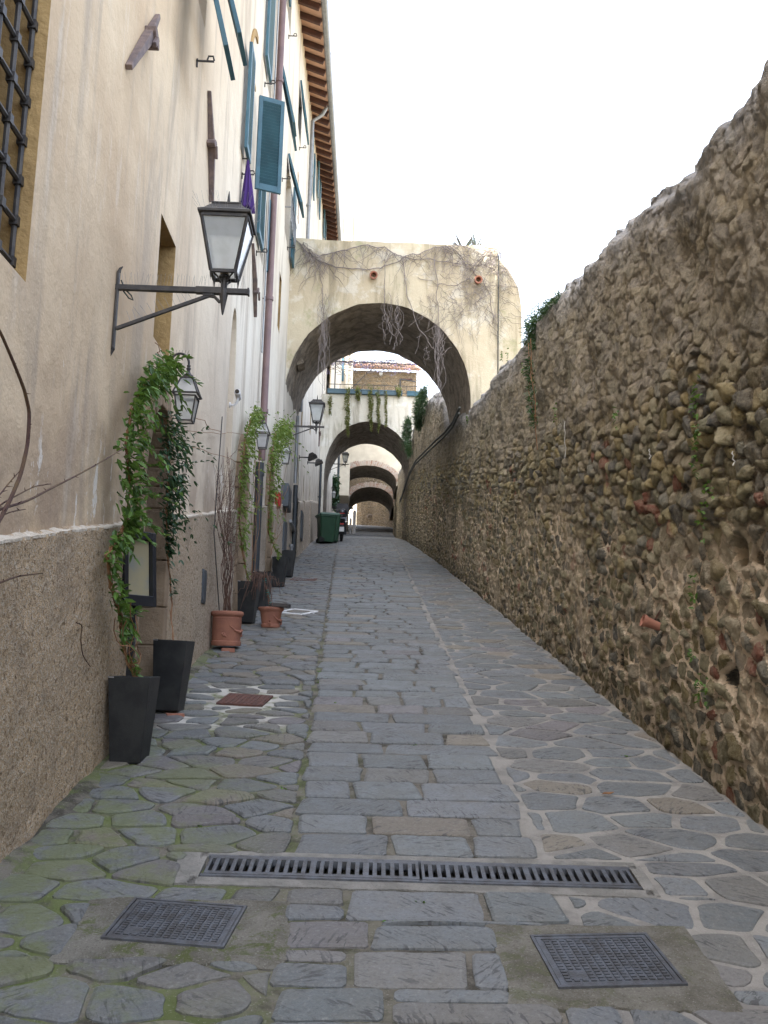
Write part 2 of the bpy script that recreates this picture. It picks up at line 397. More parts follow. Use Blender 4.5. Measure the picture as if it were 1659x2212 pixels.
PURPLE = simple('purple_cloth', (.065,.03,.16), (.045,.022,.12), 6, .9)
BLUEP = simple('blue_grey_planter', (.10,.16,.20), (.08,.13,.165), 4, .6)
GREYBOX = simple('grey_meter_metal', (.10,.115,.13), (.075,.085,.10), 7, .5, .3)
def collar_mat():
    t = NT('mossy_concrete_collar'); x, y, z = t.xyz(); n1 = t.noise(4.5, 6, .7); n2 = t.noise(110, 4, .75); n3 = t.noise(9, 6, .7, None, .8)
    c = t.mix(t.ramp(n1, .38, .62), (.235,.225,.195), (.15,.14,.115)); c = t.mix(t.math('MULTIPLY', t.ramp(n3, .5, .62), t.ramp(x, 1.3, -.6, .25, .9)), c, (.115,.135,.05))
    c = t.mix(t.math('MULTIPLY', t.ramp(n2, .58, .66), .7), c, (.40,.385,.35)); c = t.mix(t.math('MULTIPLY', t.ramp(n2, .42, .34), .7), c, (.06,.055,.045))
    t.bump(n1, .03); t.bump(n2, .012); return t.set(c, .95, spec=.15)
COVER = collar_mat()
CONC = simple('pale_mortar_collar', (.26,.25,.23), (.18,.175,.16), 8, .95, 0, .012, 70)
EARTH = simple('dry_earth', (.20,.17,.12), (.14,.13,.08), 1.5, .97, 0, .05, 6)
CREAM = simple('cream_house_plaster', (.62,.56,.45), (.54,.48,.38), 2, .93, 0, .01, 20)
EDGEW = simple('broken_plaster_edge', (.62,.56,.47), (.50,.43,.34), 14, .95, 0, .02, 40)
PAPER = simple('menu_sheet', (.34,.30,.19), (.24,.25,.22), 6, .6)
IVYFAR = LEAFD
CABLE = simple('dark_cable_sleeve', (.05,.055,.05), (.07,.07,.06), 8, .7)
CORD = simple('white_cord', (.6,.58,.54), (.5,.48,.45), 8, .9)
GREENTIE = simple('turquoise_garden_tie', (.03,.30,.26), (.02,.24,.2), 8, .6)
ANCHOR = simple('weathered_anchor_iron', (.22,.165,.145), (.14,.11,.11), 12, .8, .2, .004, 50)
BULB = simple('cream_bulb', (.7,.6,.48), (.6,.5,.4), 9, .4)
# ================================================================== ground and paving
m = MB(); gx = [-120, -60, -20, -9, -1.6, -1.58, 2.75, 2.9, 8, 20, 60, 140]; gy = [-60, -30, -12, 0, 15, 31, 45, 59, 74, 86, 120, 200, 600]
gyz = [rz(y) if y < 86 else 14.2 for y in gy]
vs = []; fs = []
for j, y in enumerate(gy):
    for x in gx:
        dz = -.5 if -1.7 < x < 2.8 else (-.35 if x < 3 else .1)
        vs.append((x, y, gyz[j] + dz + 6*fbm(np.float64(x*.01), np.float64(y*.01), 5)*(1 if abs(x) > 19 else 0)))
nx = len(gx)
for j in range(len(gy)-1):
    for i in range(nx-1): fs.append((j*nx+i, j*nx+i+1, (j+1)*nx+i+1, (j+1)*nx+i))
m.add(vs, fs); tag(m.build('ground', EARTH), kind='structure')

XRY = [-20, 0, 22, 33, 45, 59, 74, 84, 100]; XRX = [2.2, 2.2, 2.18, 2.02, 2.25, 2.6, 3.05, 3.4, 3.6]
def xr(y): return float(np.interp(y, XRY, XRX))
def sL(y): return max(-1.25, -.19-.0135*y)
def sR(y): return min(1.95, .84+.0155*y)

ys = np.concatenate([np.arange(-12, 26, .08), np.arange(26, 104, .6)]); xs = np.arange(-1.9, 4.01, .09)
U, V = np.meshgrid(xs, ys); Z = np.interp(V, RY, RZ) + .012*fbm(U*6, V*6, 3) + .006*fbm(U*22, V*22, 9)
edge = sst(.16, .0, U-(-1.5)); Z = Z + np.where(V < 40, .05*edge*(vn(V*3, U*2, 8)), 0)
for (hx0, hx1, hy0, hy1) in ((-.60, 1.27, 4.19, 4.43),): Z = np.where((U > hx0) & (U < hx1) & (V > hy0) & (V < hy1), Z-.16, Z)
nv, nu = U.shape; idx = np.arange(nv*nu).reshape(nv, nu)
F = np.stack([idx[:-1, :-1], idx[:-1, 1:], idx[1:, 1:], idx[1:, :-1]], -1).reshape(-1, 4)
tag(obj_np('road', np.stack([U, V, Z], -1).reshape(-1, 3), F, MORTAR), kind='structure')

def clip(poly, a, b, c):        # keep a*x+b*y <= c
    out = []
    for i in range(len(poly)):
        p, q = poly[i], poly[(i+1) % len(poly)]; dp = a*p[0]+b*p[1]-c; dq = a*q[0]+b*q[1]-c
        if dp <= 0: out.append(p)
        if dp*dq < 0: t = dp/(dp-dq); out.append((p[0]+(q[0]-p[0])*t, p[1]+(q[1]-p[1])*t))
    return out
def area(p): return .5*sum(p[i][0]*p[(i+1) % len(p)][1]-p[(i+1) % len(p)][0]*p[i][1] for i in range(len(p)))
def inset(poly, g):
    out = list(poly)
    for i in range(len(poly)):
        p, q = poly[i], poly[(i+1) % len(poly)]; dx, dy = q[0]-p[0], q[1]-p[1]; L = math.hypot(dx, dy)
        if L < 1e-6: continue
        nx_, ny_ = dy/L, -dx/L
        out = clip(out, nx_, ny_, nx_*p[0]+ny_*p[1]-g)
        if len(out) < 3: return []
    return out
HOLES = [(-1.0, -.25, 3.52, 3.97), (.59, 1.32, 3.27, 3.81), (-.72, 1.36, 4.12, 4.49), (-1.06, -.63, 7.36, 7.83)]
PAV = MB(); PAV.col = []
def stonecol(left=False):
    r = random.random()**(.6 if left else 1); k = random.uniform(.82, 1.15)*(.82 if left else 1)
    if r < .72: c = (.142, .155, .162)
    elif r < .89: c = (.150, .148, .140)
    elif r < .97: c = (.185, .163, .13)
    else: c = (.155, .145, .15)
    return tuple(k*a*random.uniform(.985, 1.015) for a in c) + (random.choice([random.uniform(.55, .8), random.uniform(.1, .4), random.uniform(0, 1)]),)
def stone(poly, gap, lift, wob, col=None):
    if area(poly) < 0: poly = poly[::-1]
    cx = sum(p[0] for p in poly)/len(poly); cy = sum(p[1] for p in poly)/len(poly)
    for H_ in HOLES:
        x0, x1, y0, y1 = H_
        if max(p[0] for p in poly) > x0 and min(p[0] for p in poly) < x1 and max(p[1] for p in poly) > y0 and min(p[1] for p in poly) < y1:
            mid = clip(clip(poly, 0, 1, y1) or poly[:0], 0, -1, -y0)
            for q in (clip(poly, 0, 1, y0), clip(poly, 0, -1, -y1), clip(mid, 1, 0, x0) if len(mid) > 2 else [], clip(mid, -1, 0, -x1) if len(mid) > 2 else []):
                if len(q) > 2 and abs(area(q)) > .004: stone(q, gap, lift, wob, col)
            return
    if abs(cx+.9) < .52 and abs(cy-7.45) < .75: gap = .048
    poly = inset(poly, gap/2)
    if len(poly) < 3 or area(poly) < .003: return
    pts = []; step = .055 if cy < 9 else (.09 if cy < 20 else .2)
    for i in range(len(poly)):
        p, q = poly[i], poly[(i+1) % len(poly)]; L = math.hypot(q[0]-p[0], q[1]-p[1]); n = max(1, int(L/step))
        for k in range(n): pts.append((p[0]+(q[0]-p[0])*k/n, p[1]+(q[1]-p[1])*k/n))
    so_ = random.uniform(0, 99)
    pts = [(p[0]+wob*2*(mnoise.noise((p[0]*9, p[1]*9, so_))), p[1]+wob*2*(mnoise.noise((p[0]*9, p[1]*9, so_+31)))) for p in pts]
    for _ in range(1):
        pts = [q for i in range(len(pts)) for q in ((pts[i][0]*.75+pts[(i+1) % len(pts)][0]*.25, pts[i][1]*.75+pts[(i+1) % len(pts)][1]*.25), (pts[i][0]*.25+pts[(i+1) % len(pts)][0]*.75, pts[i][1]*.25+pts[(i+1) % len(pts)][1]*.75))] if len(pts) < 70 else pts
    cx = sum(p[0] for p in pts)/len(pts); cy = sum(p[1] for p in pts)/len(pts); rad = math.sqrt(abs(area(pts)))
    tx, ty = random.uniform(-.012, .012), random.uniform(-.012, .012); lf = lift*random.uniform(.6, 1.25)
    n = len(pts); vs = []
    for sc_, dz in ((1, -.03), (1-.012/rad, lf*.55), (1-.035/rad, lf)):
        for p in pts:
            x = cx+(p[0]-cx)*sc_; y = cy+(p[1]-cy)*sc_
            vs.append((x, y, rz(y)+dz+tx*(x-cx)+ty*(y-cy)))
    fs = [(r*n+k, r*n+(k+1) % n, (r+1)*n+(k+1) % n, (r+1)*n+k) for r in range(2) for k in range(n)] + [tuple(2*n+k for k in range(n))]
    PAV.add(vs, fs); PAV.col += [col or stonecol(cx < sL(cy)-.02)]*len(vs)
# central cart strip: courses across the alley
y = -2.
while y < 84:
    d = random.uniform(.19, .32)
    if y < 4.12 and y+d > 4.12-.12: d = 4.12-y
    elif 4.1 < y < 4.4: d = 4.49-y
    x = sL(y) + random.uniform(-.02, .02); xe = sR(y) + random.uniform(-.02, .05)
    sk0 = random.uniform(-.012, .012)
    while x < xe - .08:
        w = random.choice([random.uniform(.25, .45), random.uniform(.4, .68)])
        if xe - (x+w) < .2: w = xe-x
        x2 = x+w; k = random.uniform(-.02, .02); k2 = random.uniform(-.025, .025)
        stone([(x+k, y), (x2+k2, y+sk0), (x2-k2*.5, y+d+sk0), (x-k*.5, y+d)], .014, .014, .006)
        x = x2
    y += d
# irregular margins: relaxed cells
def margin(x0f, x1f, ystart, yend, wx, wy, gap, lift, wob, seed):
    rnd = random.Random(seed); seeds = []; yy = ystart-.5; r = 0
    while yy < yend+.5:
        a, b = x0f(yy)-.3, x1f(yy)+.3; xx = a + (r % 2)*wx*.5
        while xx < b:
            seeds.append((xx + rnd.uniform(-.36, .36)*wx, yy + rnd.uniform(-.4, .4)*wy)); xx += wx
        yy += wy; r += 1
    rx = wx/wy; grid = {}
    for s_ in seeds: grid.setdefault((int(s_[0]//.5), int(s_[1]//.5)), []).append(s_)
    for s_ in seeds:
        if not (ystart < s_[1] < yend): continue
        poly = [(s_[0]-1, s_[1]-.7), (s_[0]+1, s_[1]-.7), (s_[0]+1, s_[1]+.7), (s_[0]-1, s_[1]+.7)]
        gi, gj = int(s_[0]//.5), int(s_[1]//.5)
        for i in range(gi-2, gi+3):
            for j in range(gj-2, gj+3):
                for q in grid.get((i, j), ()):
                    if q is s_: continue
                    # anisotropic bisector
                    a_ = (q[0]-s_[0])/rx**2; b_ = q[1]-s_[1]; c_ = a_*(q[0]+s_[0])/2 + b_*(q[1]+s_[1])/2
                    poly = clip(poly, a_, b_, c_)
                    if len(poly) < 3: break
        xa, xb = x0f(s_[1]), x1f(s_[1])
        poly = clip(poly, -1, 0, -xa); poly = clip(poly, 1, 0, xb) if len(poly) > 2 else poly
        if len(poly) > 2 and abs(area(poly)) > .01: stone(poly, gap, lift, wob)
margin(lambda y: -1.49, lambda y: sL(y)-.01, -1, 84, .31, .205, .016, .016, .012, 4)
margin(lambda y: sR(y)+.03, lambda y: xr(y)-.02, -1, 84, .38, .26, .030, .008, .010, 7)
tag(PAV.build('paving', FLAG), kind='structure')

# ================================================================== rubble boundary wall on the right
def rubble(uu, vv, seed, cw=.175, ch=.115):
    u = uu + .05*fbm(uu*3, vv*3, seed+1)*2; v = vv + .05*fbm(uu*2.2, vv*2.2, seed+2)*2
    bj = np.floor(v/ch); f1 = np.full(u.shape, 9.); f2 = np.full(u.shape, 9.); ou = np.zeros(u.shape); ov = np.zeros(u.shape); w1 = np.zeros(u.shape); id1 = np.zeros(u.shape)
    for dj in (-2, -1, 0, 1, 2):
        j = bj+dj; off = .5*(np.mod(j, 2)); bi = np.floor(u/cw-off)
        for di in (-2, -1, 0, 1, 2):
            i = bi+di; a = h2(i, j, seed); b = h2(i, j, seed+5); wgt = h2(i, j, seed+9)
            px = (i+off+.5+.75*(a-.5))*cw; py = (j+.5+.75*(b-.5))*ch
            du = np.abs(u-px)/1.3; dv_ = np.abs(v-py); d = .55*np.sqrt(du*du+dv_*dv_) + .5*np.maximum(du, dv_) - .034*(wgt-.45)
            nw = d < f1
            f2 = np.where(nw, f1, np.minimum(f2, d)); id1 = np.where(nw, h2(i, j, seed+21), id1); ou = np.where(nw, u-px, ou); ov = np.where(nw, v-py, ov); f1 = np.where(nw, d, f1)
    return f2-f1, id1, ou, ov
PAL = np.array([(.20,.165,.085), (.235,.205,.125), (.155,.135,.085), (.26,.225,.14), (.17,.16,.13), (.23,.18,.09), (.13,.12,.10), (.27,.23,.165), (.19,.175,.115), (.25,.20,.10), (.22,.185,.13), (.10,.095,.085)])*1.3
def rubble_wall(name, ycols, hfun, basefun, thick, seed, dv=.0145, lean=.015):
    ycols = np.asarray(ycols); nvf = int(4.6/dv); T = np.linspace(0, 1, nvf); nt = 26
    H = hfun(ycols); zb = np.interp(ycols, RY, RZ) - .12; xb = basefun(ycols)
    Yg = np.repeat(ycols[:, None], nvf, 1); Vg = T[None, :]*H[:, None]
    gA, sA, uA, vA = rubble(Yg, Vg, seed, .175, .098); gB, sB, uB, vB = rubble(Yg, Vg, seed+300, .16, .10)
    pick = (Vg-1.75 + 2.6*fbm(Yg*.9, Vg*.9, seed+41)) > 0
    gap = np.where(pick, gB, gA); sid = np.where(pick, sB, sA); ou = np.where(pick, uB, uA); ov = np.where(pick, vB, vA)
    top = sst(2.25, 2.85, Vg + 1.1*fbm(Yg*.7, Vg*.7, seed+40) - .0*(H[:, None]-4))
    mudd = sst(.10, .36, fbm(Yg*1.6, Vg*1.6, seed+60)*1.6)
    gap = gap + .020*fbm(Yg*20, Vg*20, 78) + .016*fbm(Yg*5, Vg*5, 79)
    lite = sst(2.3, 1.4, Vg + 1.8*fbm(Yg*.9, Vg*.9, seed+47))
    gap = gap - .010*lite
    edge = sst(.006, .024, gap)
    bury = np.clip(top*.88 + mudd*.55, 0, .95)
    rA = h2(np.floor(sid*9999), np.floor(sid*77), 3); rB = h2(np.floor(sid*7777), np.floor(sid*55), 4)-.5; rC = h2(np.floor(sid*6666), np.floor(sid*33), 5)-.5
    midz = sst(1.4, 2.2, Vg + 1.6*fbm(Yg*.9, Vg*.9, seed+49))*sst(3.2, 2.6, Vg)
    amp = (.014+.036*rA**1.6)*(1-bury*.75)*(1+.35*midz)
    miss = (sid > .985) & (top < .5)
    dome = edge*(.86+.14*sst(0, .06, gap)) + edge*np.clip((ou*rB*14 + ov*rC*18), -.6, .6) + edge*.5*fbm(Yg*14+rB*40, Vg*14+rC*40, seed+8)
    D = dome*amp + .05*fbm(Yg*1.3, Vg*1.3, seed+70) + .022*fbm(Yg*9, Vg*9, seed+80) + .012*fbm(Yg*34, Vg*34, seed+81)
    D = D + top*(.16*fbm(Yg*2.6, Vg*1.4, seed+90, 5) + .09*np.abs(fbm(Yg*6, Vg*3.4, seed+91, 4)) + .03*fbm(Yg*16, Vg*11, seed+92))
    D = D + (1-edge)*lite*(.014+.03*fbm(Yg*26, Vg*26, seed+48))
    D = np.where(miss, -.05*edge, D)
    hole = sst(.13, .05, np.sqrt((Yg-5.22)**2 + ((Vg-1.56)*1.1)**2)); D = D - .25*hole
    mort = np.array((.70, .555, .40)); mort2 = np.array((.32, .26, .19)); mdk = np.array((.13, .11, .085))
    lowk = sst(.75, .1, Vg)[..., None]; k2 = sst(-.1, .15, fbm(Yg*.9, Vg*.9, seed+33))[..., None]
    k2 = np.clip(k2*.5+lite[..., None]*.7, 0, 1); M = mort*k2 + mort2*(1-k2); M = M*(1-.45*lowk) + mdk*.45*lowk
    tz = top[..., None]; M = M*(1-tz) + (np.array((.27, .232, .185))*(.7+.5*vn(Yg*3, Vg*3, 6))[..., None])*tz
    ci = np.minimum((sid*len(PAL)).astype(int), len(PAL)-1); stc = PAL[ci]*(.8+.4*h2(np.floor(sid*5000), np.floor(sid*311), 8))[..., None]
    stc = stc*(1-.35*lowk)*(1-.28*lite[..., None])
    redz = sst(.05, .2, fbm(Yg*.8, Vg*1.1, seed+44)*1.5) > .5
    stc = np.where((((sid*37 % 1) > .90) & redz & (Vg < 2.4))[..., None], np.array((.23, .095, .065)), stc)
    M = M*(1-.5*(midz*(1-top)*(1-.6*lite))[..., None])*(.7+.6*vn(Yg*4, Vg*4, seed+12))[..., None]
    bl = sst(H[:, None]-.7, H[:, None]-.05, Vg)[..., None]; stc = stc*(1-.75*bl) + np.array((.27, .28, .31))*.75*bl; M = M*(1-.75*bl) + np.array((.27, .28, .31))*.75*bl  # bluish sky reflection painted into stone and mortar colour towards the wall top
    rd = sst(.30, .06, H[:, None]-Vg)         # rounded shoulder
    X = xb[:, None] + lean*Vg - D + .16*rd**2; Zf = zb[:, None] + Vg - .02*rd
    front = np.stack([X, Yg, Zf], -1)
    s_ = np.linspace(1/nt, 1, nt)[None, :]; Yt = np.repeat(ycols[:, None], nt, 1)
    xt = front[:, -1, 0][:, None] + s_*(thick-.16); bumpz = .10*fbm(Yt*2.2, s_*thick*3, seed+50, 5)*np.minimum(1, s_*6) + .07*np.sin(s_*PI)
    topv = np.stack([xt, Yt, front[:, -1, 2][:, None] + bumpz], -1)
    bk = np.stack([xt[:, -1]+.02, ycols, zb-.9], -1)[:, None, :]
    P = np.concatenate([front, topv, bk], 1); ext = np.broadcast_to(np.array((.30, .29, .285)), (len(ycols), nt+1, 3)); one = np.ones((len(ycols), nt+1, 1))
    Ct = np.concatenate([np.concatenate([stc, ext], 1), np.concatenate([gap[..., None], one*.0], 1)], -1)
    Mt = np.concatenate([np.concatenate([M, ext], 1), np.concatenate([bury[..., None], one], 1)], -1)
    n0, n1 = P.shape[:2]; ix = np.arange(n0*n1).reshape(n0, n1)
    F = np.stack([ix[:-1, :-1], ix[:-1, 1:], ix[1:, 1:], ix[1:, :-1]], -1).reshape(-1, 4)[:, ::-1]
    return P.reshape(-1, 3), F, Ct.reshape(-1, 4), Mt.reshape(-1, 4)
yc = [-3.]
while yc[-1] < 88: yc.append(yc[-1] + (.05 if yc[-1] < 3 else max(.0125, .00215*yc[-1])))
yc = np.array(yc)
def Hright(y):
    b = np.interp(y, [-5, 4.6, 5.9, 8.4, 11.4, 13.5, 16, 19, 22.5, 24, 28, 35, 37, 45, 60, 90], [4.85, 4.62, 4.38, 4.38, 4.33, 4.1, 3.95, 3.8, 3.85, 4.6, 5.15, 4.8, 4.0, 4.2, 4.5, 4.5])
    z0 = np.zeros_like(y)
    return b + +.20*fbm(y*.9, z0, 201, 3) + .14*fbm(y*3.1, z0+3, 202, 3) + .10*(vn(y*6.5, z0+7, 203)-.5)
P_, F_, C_, M_ = rubble_wall('x', yc, Hright, lambda y: np.interp(y, XRY, XRX), .75, 100)
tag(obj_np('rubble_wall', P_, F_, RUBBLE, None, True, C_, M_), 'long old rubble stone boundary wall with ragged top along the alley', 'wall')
del P_, F_, C_

# ================================================================== plastered building along the left
BLD = thing('plaster_building', (XL, 6, rz(6)), 'tall weathered plaster house row with teal shutters and tiled eave lining the alley', 'building')
def ztop(y): return S*y + 12.42
openings = []          # (loop, depth, recess material, back material, part name)
def rect(y0, y1, z0, z1): return [(y0, z0), (y1, z0), (y1, z1), (y0, z1)]
def archloop(y0, y1, z0, zs, zc, n=12, e=1.):
    c = (y0+y1)/2; r = (y1-y0)/2
    return [(y0, z0), (y1, z0)] + [(c+r*math.cos(PI*k/n), zs+(zc-zs)*math.sin(PI*k/n)**e) for k in range(n+1)]
def pointed(y0, y1, z0, zs, zc, n=6):
    c = (y0+y1)/2
    return [(y0, z0), (y1, z0)] + [(y1-(y1-c)*(k/n)**1.8, zs+(zc-zs)*math.sin(PI/2*k/n)) for k in range(n+1)] + [(y0+(c-y0)*(k/n)**1.8, zs+(zc-zs)*math.sin(PI/2*k/n)) for k in range(n-1, -1, -1)]
def op(loop, depth, mr, mb, name): openings.append((loop, depth, mr, mb, name))
op(rect(2.3, 4.09, S*4.02+2.66, 7.6), .30, OCHRE, DOORW, 'barred_window')
DOORS = [(6.52, 7.40), (11.72, 12.58), (15.62, 16.48)]
for (a, b) in DOORS: op(archloop(a, b, rz(a)-.25, rz((a+b)/2)+1.80, rz((a+b)/2)+2.36), .34, BLOCK, DOORW, 'doorway')
op(rect(6.66, 7.24, 4.04, 5.02), .26, OCHRE, DOORW, 'wall_niche')
op(pointed(10.58, 11.10, rz(10.8)+1.5, rz(10.8)+3.3, rz(10.8)+3.98), .10, PLASTER, OCHRE, 'blind_niche')
op(rect(16.3, 16.75, *sorted((Wl(592, 672)[1], Wl(597, 546)[1]))), .14, OCHRE, DOORW, 'slit_window')
op(archloop(14.0, 14.35, rz(14.2)+1.9, rz(14.2)+2.2, rz(14.2)+2.9), .06, PLASTER, OCHRE, 'blind_niche')
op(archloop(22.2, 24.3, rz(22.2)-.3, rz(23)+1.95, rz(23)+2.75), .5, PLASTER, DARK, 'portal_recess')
op(pointed(26.2, 26.75, rz(26)+.05, rz(26)+1.75, rz(26)+2.35), .12, PLASTER, OCHRE, 'blind_niche')
op(pointed(29.6, 30.15, rz(29.6)+.05, rz(29.6)+1.75, rz(29.6)+2.35), .12, PLASTER, OCHRE, 'blind_niche')
op(rect(24.2, 24.7, rz(24)+3.6, rz(24)+4.9), .15, OCHRE, DOORW, 'slit_window')
op(rect(28.6, 29.0, rz(29)+3.6, rz(29)+4.4), .15, OCHRE, DOORW, 'slit_window')
WIN = [(6.8, 7.9, 7.5, 8.6), (10.92, 11.58, 7.88, 9.24), (12.95, 13.5, 7.62, 8.75), (13.0, 13.55, 10.35, 11.8), (14.4, 15.2, 10.6, 11.8), (15.4, 16.3, 13.55, 14.75),
       (16.85, 18.0, 9.9, 11.35), (19.0, 19.9, 13.4, 14.4), (23.75, 24.5, 14.8, 15.9), (27.3, 28.1, 16.05, 17.1), (32.2, 33.0, 17.0, 18.2), (38.0, 38.8, 15.3, 16.6), (42, 42.9, 15.8, 17.2)]
for w in WIN: op(rect(*w), .16, PLASTER, GLASSD, 'window')

def inpoly(y, z, lp):
    c = False; n = len(lp)
    for i in range(n):
        (y1, z1), (y2, z2) = lp[i], lp[(i+1) % n]
        if (z1 > z) != (z2 > z) and y < (y2-y1)*(z-z1)/(z2-z1)+y1: c = not c
    return c
def panel_with_holes(outer, loops, X, name, mat, parent, jitter=0):
    V = []; E = []
    for lp in [outer]+loops:
        n0 = len(V); V += [Vector(p) for p in lp]; E += [(n0+i, n0+(i+1) % len(lp)) for i in range(len(lp))]
    r = delaunay_2d_cdt(V, E, [], 0, 1e-5); vv, ff = r[0], r[2]; m = MB(); keep = []
    for f in ff:
        cy = sum(vv[i].x for i in f)/3; cz = sum(vv[i].y for i in f)/3
        if not inpoly(cy, cz, outer): continue
        if any(inpoly(cy, cz, lp) for lp in loops): continue
        keep.append(tuple(f))
    m.add([(X, p.x, p.y) for p in vv], keep)
    o = m.build(name, mat, parent)
    bm = bmesh.new(); bm.from_mesh(o.data); bmesh.ops.recalc_face_normals(bm, faces=bm.faces)
    if bm.faces and sum(f.normal.x*f.calc_area() for f in bm.faces) < 0: bmesh.ops.reverse_faces(bm, faces=bm.faces)
    bm.to_mesh(o.data); bm.free(); return o
outer = [(-8, -2.5), (16.2, 2.4), (36.8, 6.0), (46, 7.2), (46, ztop(46)), (-8, ztop(-8))]
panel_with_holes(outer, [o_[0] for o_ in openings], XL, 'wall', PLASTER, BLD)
m = MB(); m.ab(-9, XL, 45.9, 46, 6.5, ztop(46)); m.build('end_wall', PLASTER, BLD)
m = MB(); m.add([(XL, -8, -2.5), (-9, -8, -2.5), (-9, -8, 11), (XL, -8, 11)], [(0,1,2,3)]); m.build('end_wall', PLASTER, BLD)
for (lp, dep, mr, mb_, nm) in openings:
    n = len(lp); m = MB()
    m.add([(XL, p[0], p[1]) for p in lp] + [(XL-dep, p[0], p[1]) for p in lp], [(k, (k+1) % n, n+(k+1) % n, n+k) for k in range(n)])
    root = m.build(nm, mr, BLD)
    b = MB(); b.add([(XL-dep, p[0], p[1]) for p in lp], [tuple(range(n))])
    bn = {'doorway': 'door', 'window': 'pane', 'barred_window': 'inner_board', 'portal_recess': 'door'}.get(nm, 'back_panel')
    b.build(bn, mb_, root)
    if nm == 'window':
        y0, y1 = lp[0][0], lp[1][0]; z0, z1 = lp[0][1], lp[2][1]; f = MB(); x0, x1 = XL-dep+.006, XL-dep+.05
        for (a, b_, c, d) in ((y0, y1, z0, z0+.05), (y0, y1, z1-.05, z1), (y0, y0+.05, z0+.051, z1-.051), (y1-.05, y1, z0+.051, z1-.051), ((y0+y1)/2-.03, (y0+y1)/2+.03, z0+.051, z1-.051)): f.ab(x0, x1, a, b_, c, d)
        f.build('frame', WOODF, root)
# plinth of roughcast, broken by the doors
gaps = sorted([(a-.12, b+.12) for a, b in DOORS] + [(22.2, 24.3), (26.2, 26.75), (29.6, 30.15)])
segs = []; y0 = -6.
for a, b in gaps: segs.append((y0, a)); y0 = b
segs.append((y0, 37.0))
def plintop(y): return rz(y)+1.462 + .014*mnoise.noise((y*1.1, 0, 0)) + .007*mnoise.noise((y*7, 0, 3))
for (a, b) in segs:
    st = .022 if b < 12 else .08
    yy = np.linspace(a, b, max(2, int((b-a)/st))); nz = 66 if b < 12 else 18
    tp = np.array([plintop(v) for v in yy]); bt = np.array([rz(v)-.15 for v in yy]); T = np.linspace(0, 1, nz)[None, :]
    Zg = bt[:, None] + (tp-bt)[:, None]*T; Yg = np.repeat(yy[:, None], nz, 1)
    X = XP + .010*fbm(Yg*2, Zg*2, 31) + .014*fbm(Yg*16, Zg*16, 32) + .010*fbm(Yg*45, Zg*45, 33, 2) + .03*sst(.35, 0, Zg-bt[:, None])*vn(Yg*5, Zg*5, 3)
    P = np.stack([X, Yg, Zg], -1)
    lip = np.stack([np.full_like(yy, XL-.01), yy, tp+.02], -1)[:, None, :]
    e0 = P.copy(); P = np.concatenate([P, lip], 1); inn = P[:1].copy(); inn[..., 0] = XL-.02; ouu = P[-1:].copy(); ouu[..., 0] = XL-.02
    P = np.concatenate([inn, P, ouu], 0)
    n0, n1 = P.shape[:2]; ix = np.arange(n0*n1).reshape(n0, n1)
    obj_np('plinth', P.reshape(-1, 3), np.stack([ix[:-1, :-1], ix[1:, :-1], ix[1:, 1:], ix[:-1, 1:]], -1).reshape(-1, 4), ROUGHC, BLD)
    m = MB(); rings = []
    for v in np.arange(a, b, .035 if b < 12 else .1):
        t_ = plintop(v); pr = max(0, min(1, .55+1.3*mnoise.noise((v*2.3, 2, 7)))); w = .004+.022*abs(mnoise.noise((v*9, 5, 0)))*pr; hh = (.004+.04*abs(mnoise.noise((v*6, 9, 1))))*pr
        rings.append([(XL-.01, v, t_-.005), (XP+w*.35, v, t_-.012), (XP+w*.2, v, t_+hh*.35), (XL-.01, v, t_+.015+hh)])
    m.loft(rings); m.build('plaster_edge', EDGEW, BLD)
# sandstone door frames (jamb blocks and arch stones)
for (a, b) in DOORS:
    m = MB(); z0 = rz((a+b)/2); zs = z0+1.80; rnd = random.Random(int(a*10))
    for side, yj in ((-1, a), (1, b)):
        z = rz(yj)-.1
        while z < zs-.02:
            h = min(rnd.uniform(.22, .42), zs-z); w = rnd.uniform(.10, .15)
            if zs-z-h < .1: h = zs-z
            y1_, y2_ = (yj-w, yj+.012) if side < 0 else (yj-.012, yj+w)
            m.ab(XL-.33, XP+.012+rnd.uniform(-.008, .010), y1_, y2_, z+.005, z+h-.005); z += h
    c = (a+b)/2; n = 11; ri = (b-a)/2-.012; ro = ri+.13
    for k in range(n):
        t0, t1 = PI*(k+.03)/n, PI*(k+.97)/n; xo = XP+.010+rnd.uniform(-.006, .008)
        q = lambda rr, t, s_: (c+rr*math.cos(t), zs+(rr*.56/.44 if rr < ri+.01 else rr*.56/.44-.02)*math.sin(t))
        pts = [q(ri, t0, 0), q(ro, t0, 0), q(ro, t1, 0), q(ri, t1, 0)]
        m.loft([[(XL-.33, p[0], p[1]) for p in pts], [(xo, p[0], p[1]) for p in pts]])
    m.build('door_surround', BLOCK, BLD, bevel=.008)
# window grille, near left
m = MB(); zz = S*4.02+2.75
for k in range(11): m.tube([(XL-.07, 2.3, zz+.2*k), (XL-.07, 4.085, zz+.2*k)], .013, 6)
for k in range(10): m.tube([(XL-.07, 2.42+.2*k*.92, zz-.12), (XL-.07, 2.42+.2*k*.92, 7.6)], .014, 6)
for i in range(11):
    for k in range(10): m.box((XL-.07, 2.42+.2*k*.92, zz+.2*i), (.04, .04, .045))
m.build('window_grille', IRON, BLD)
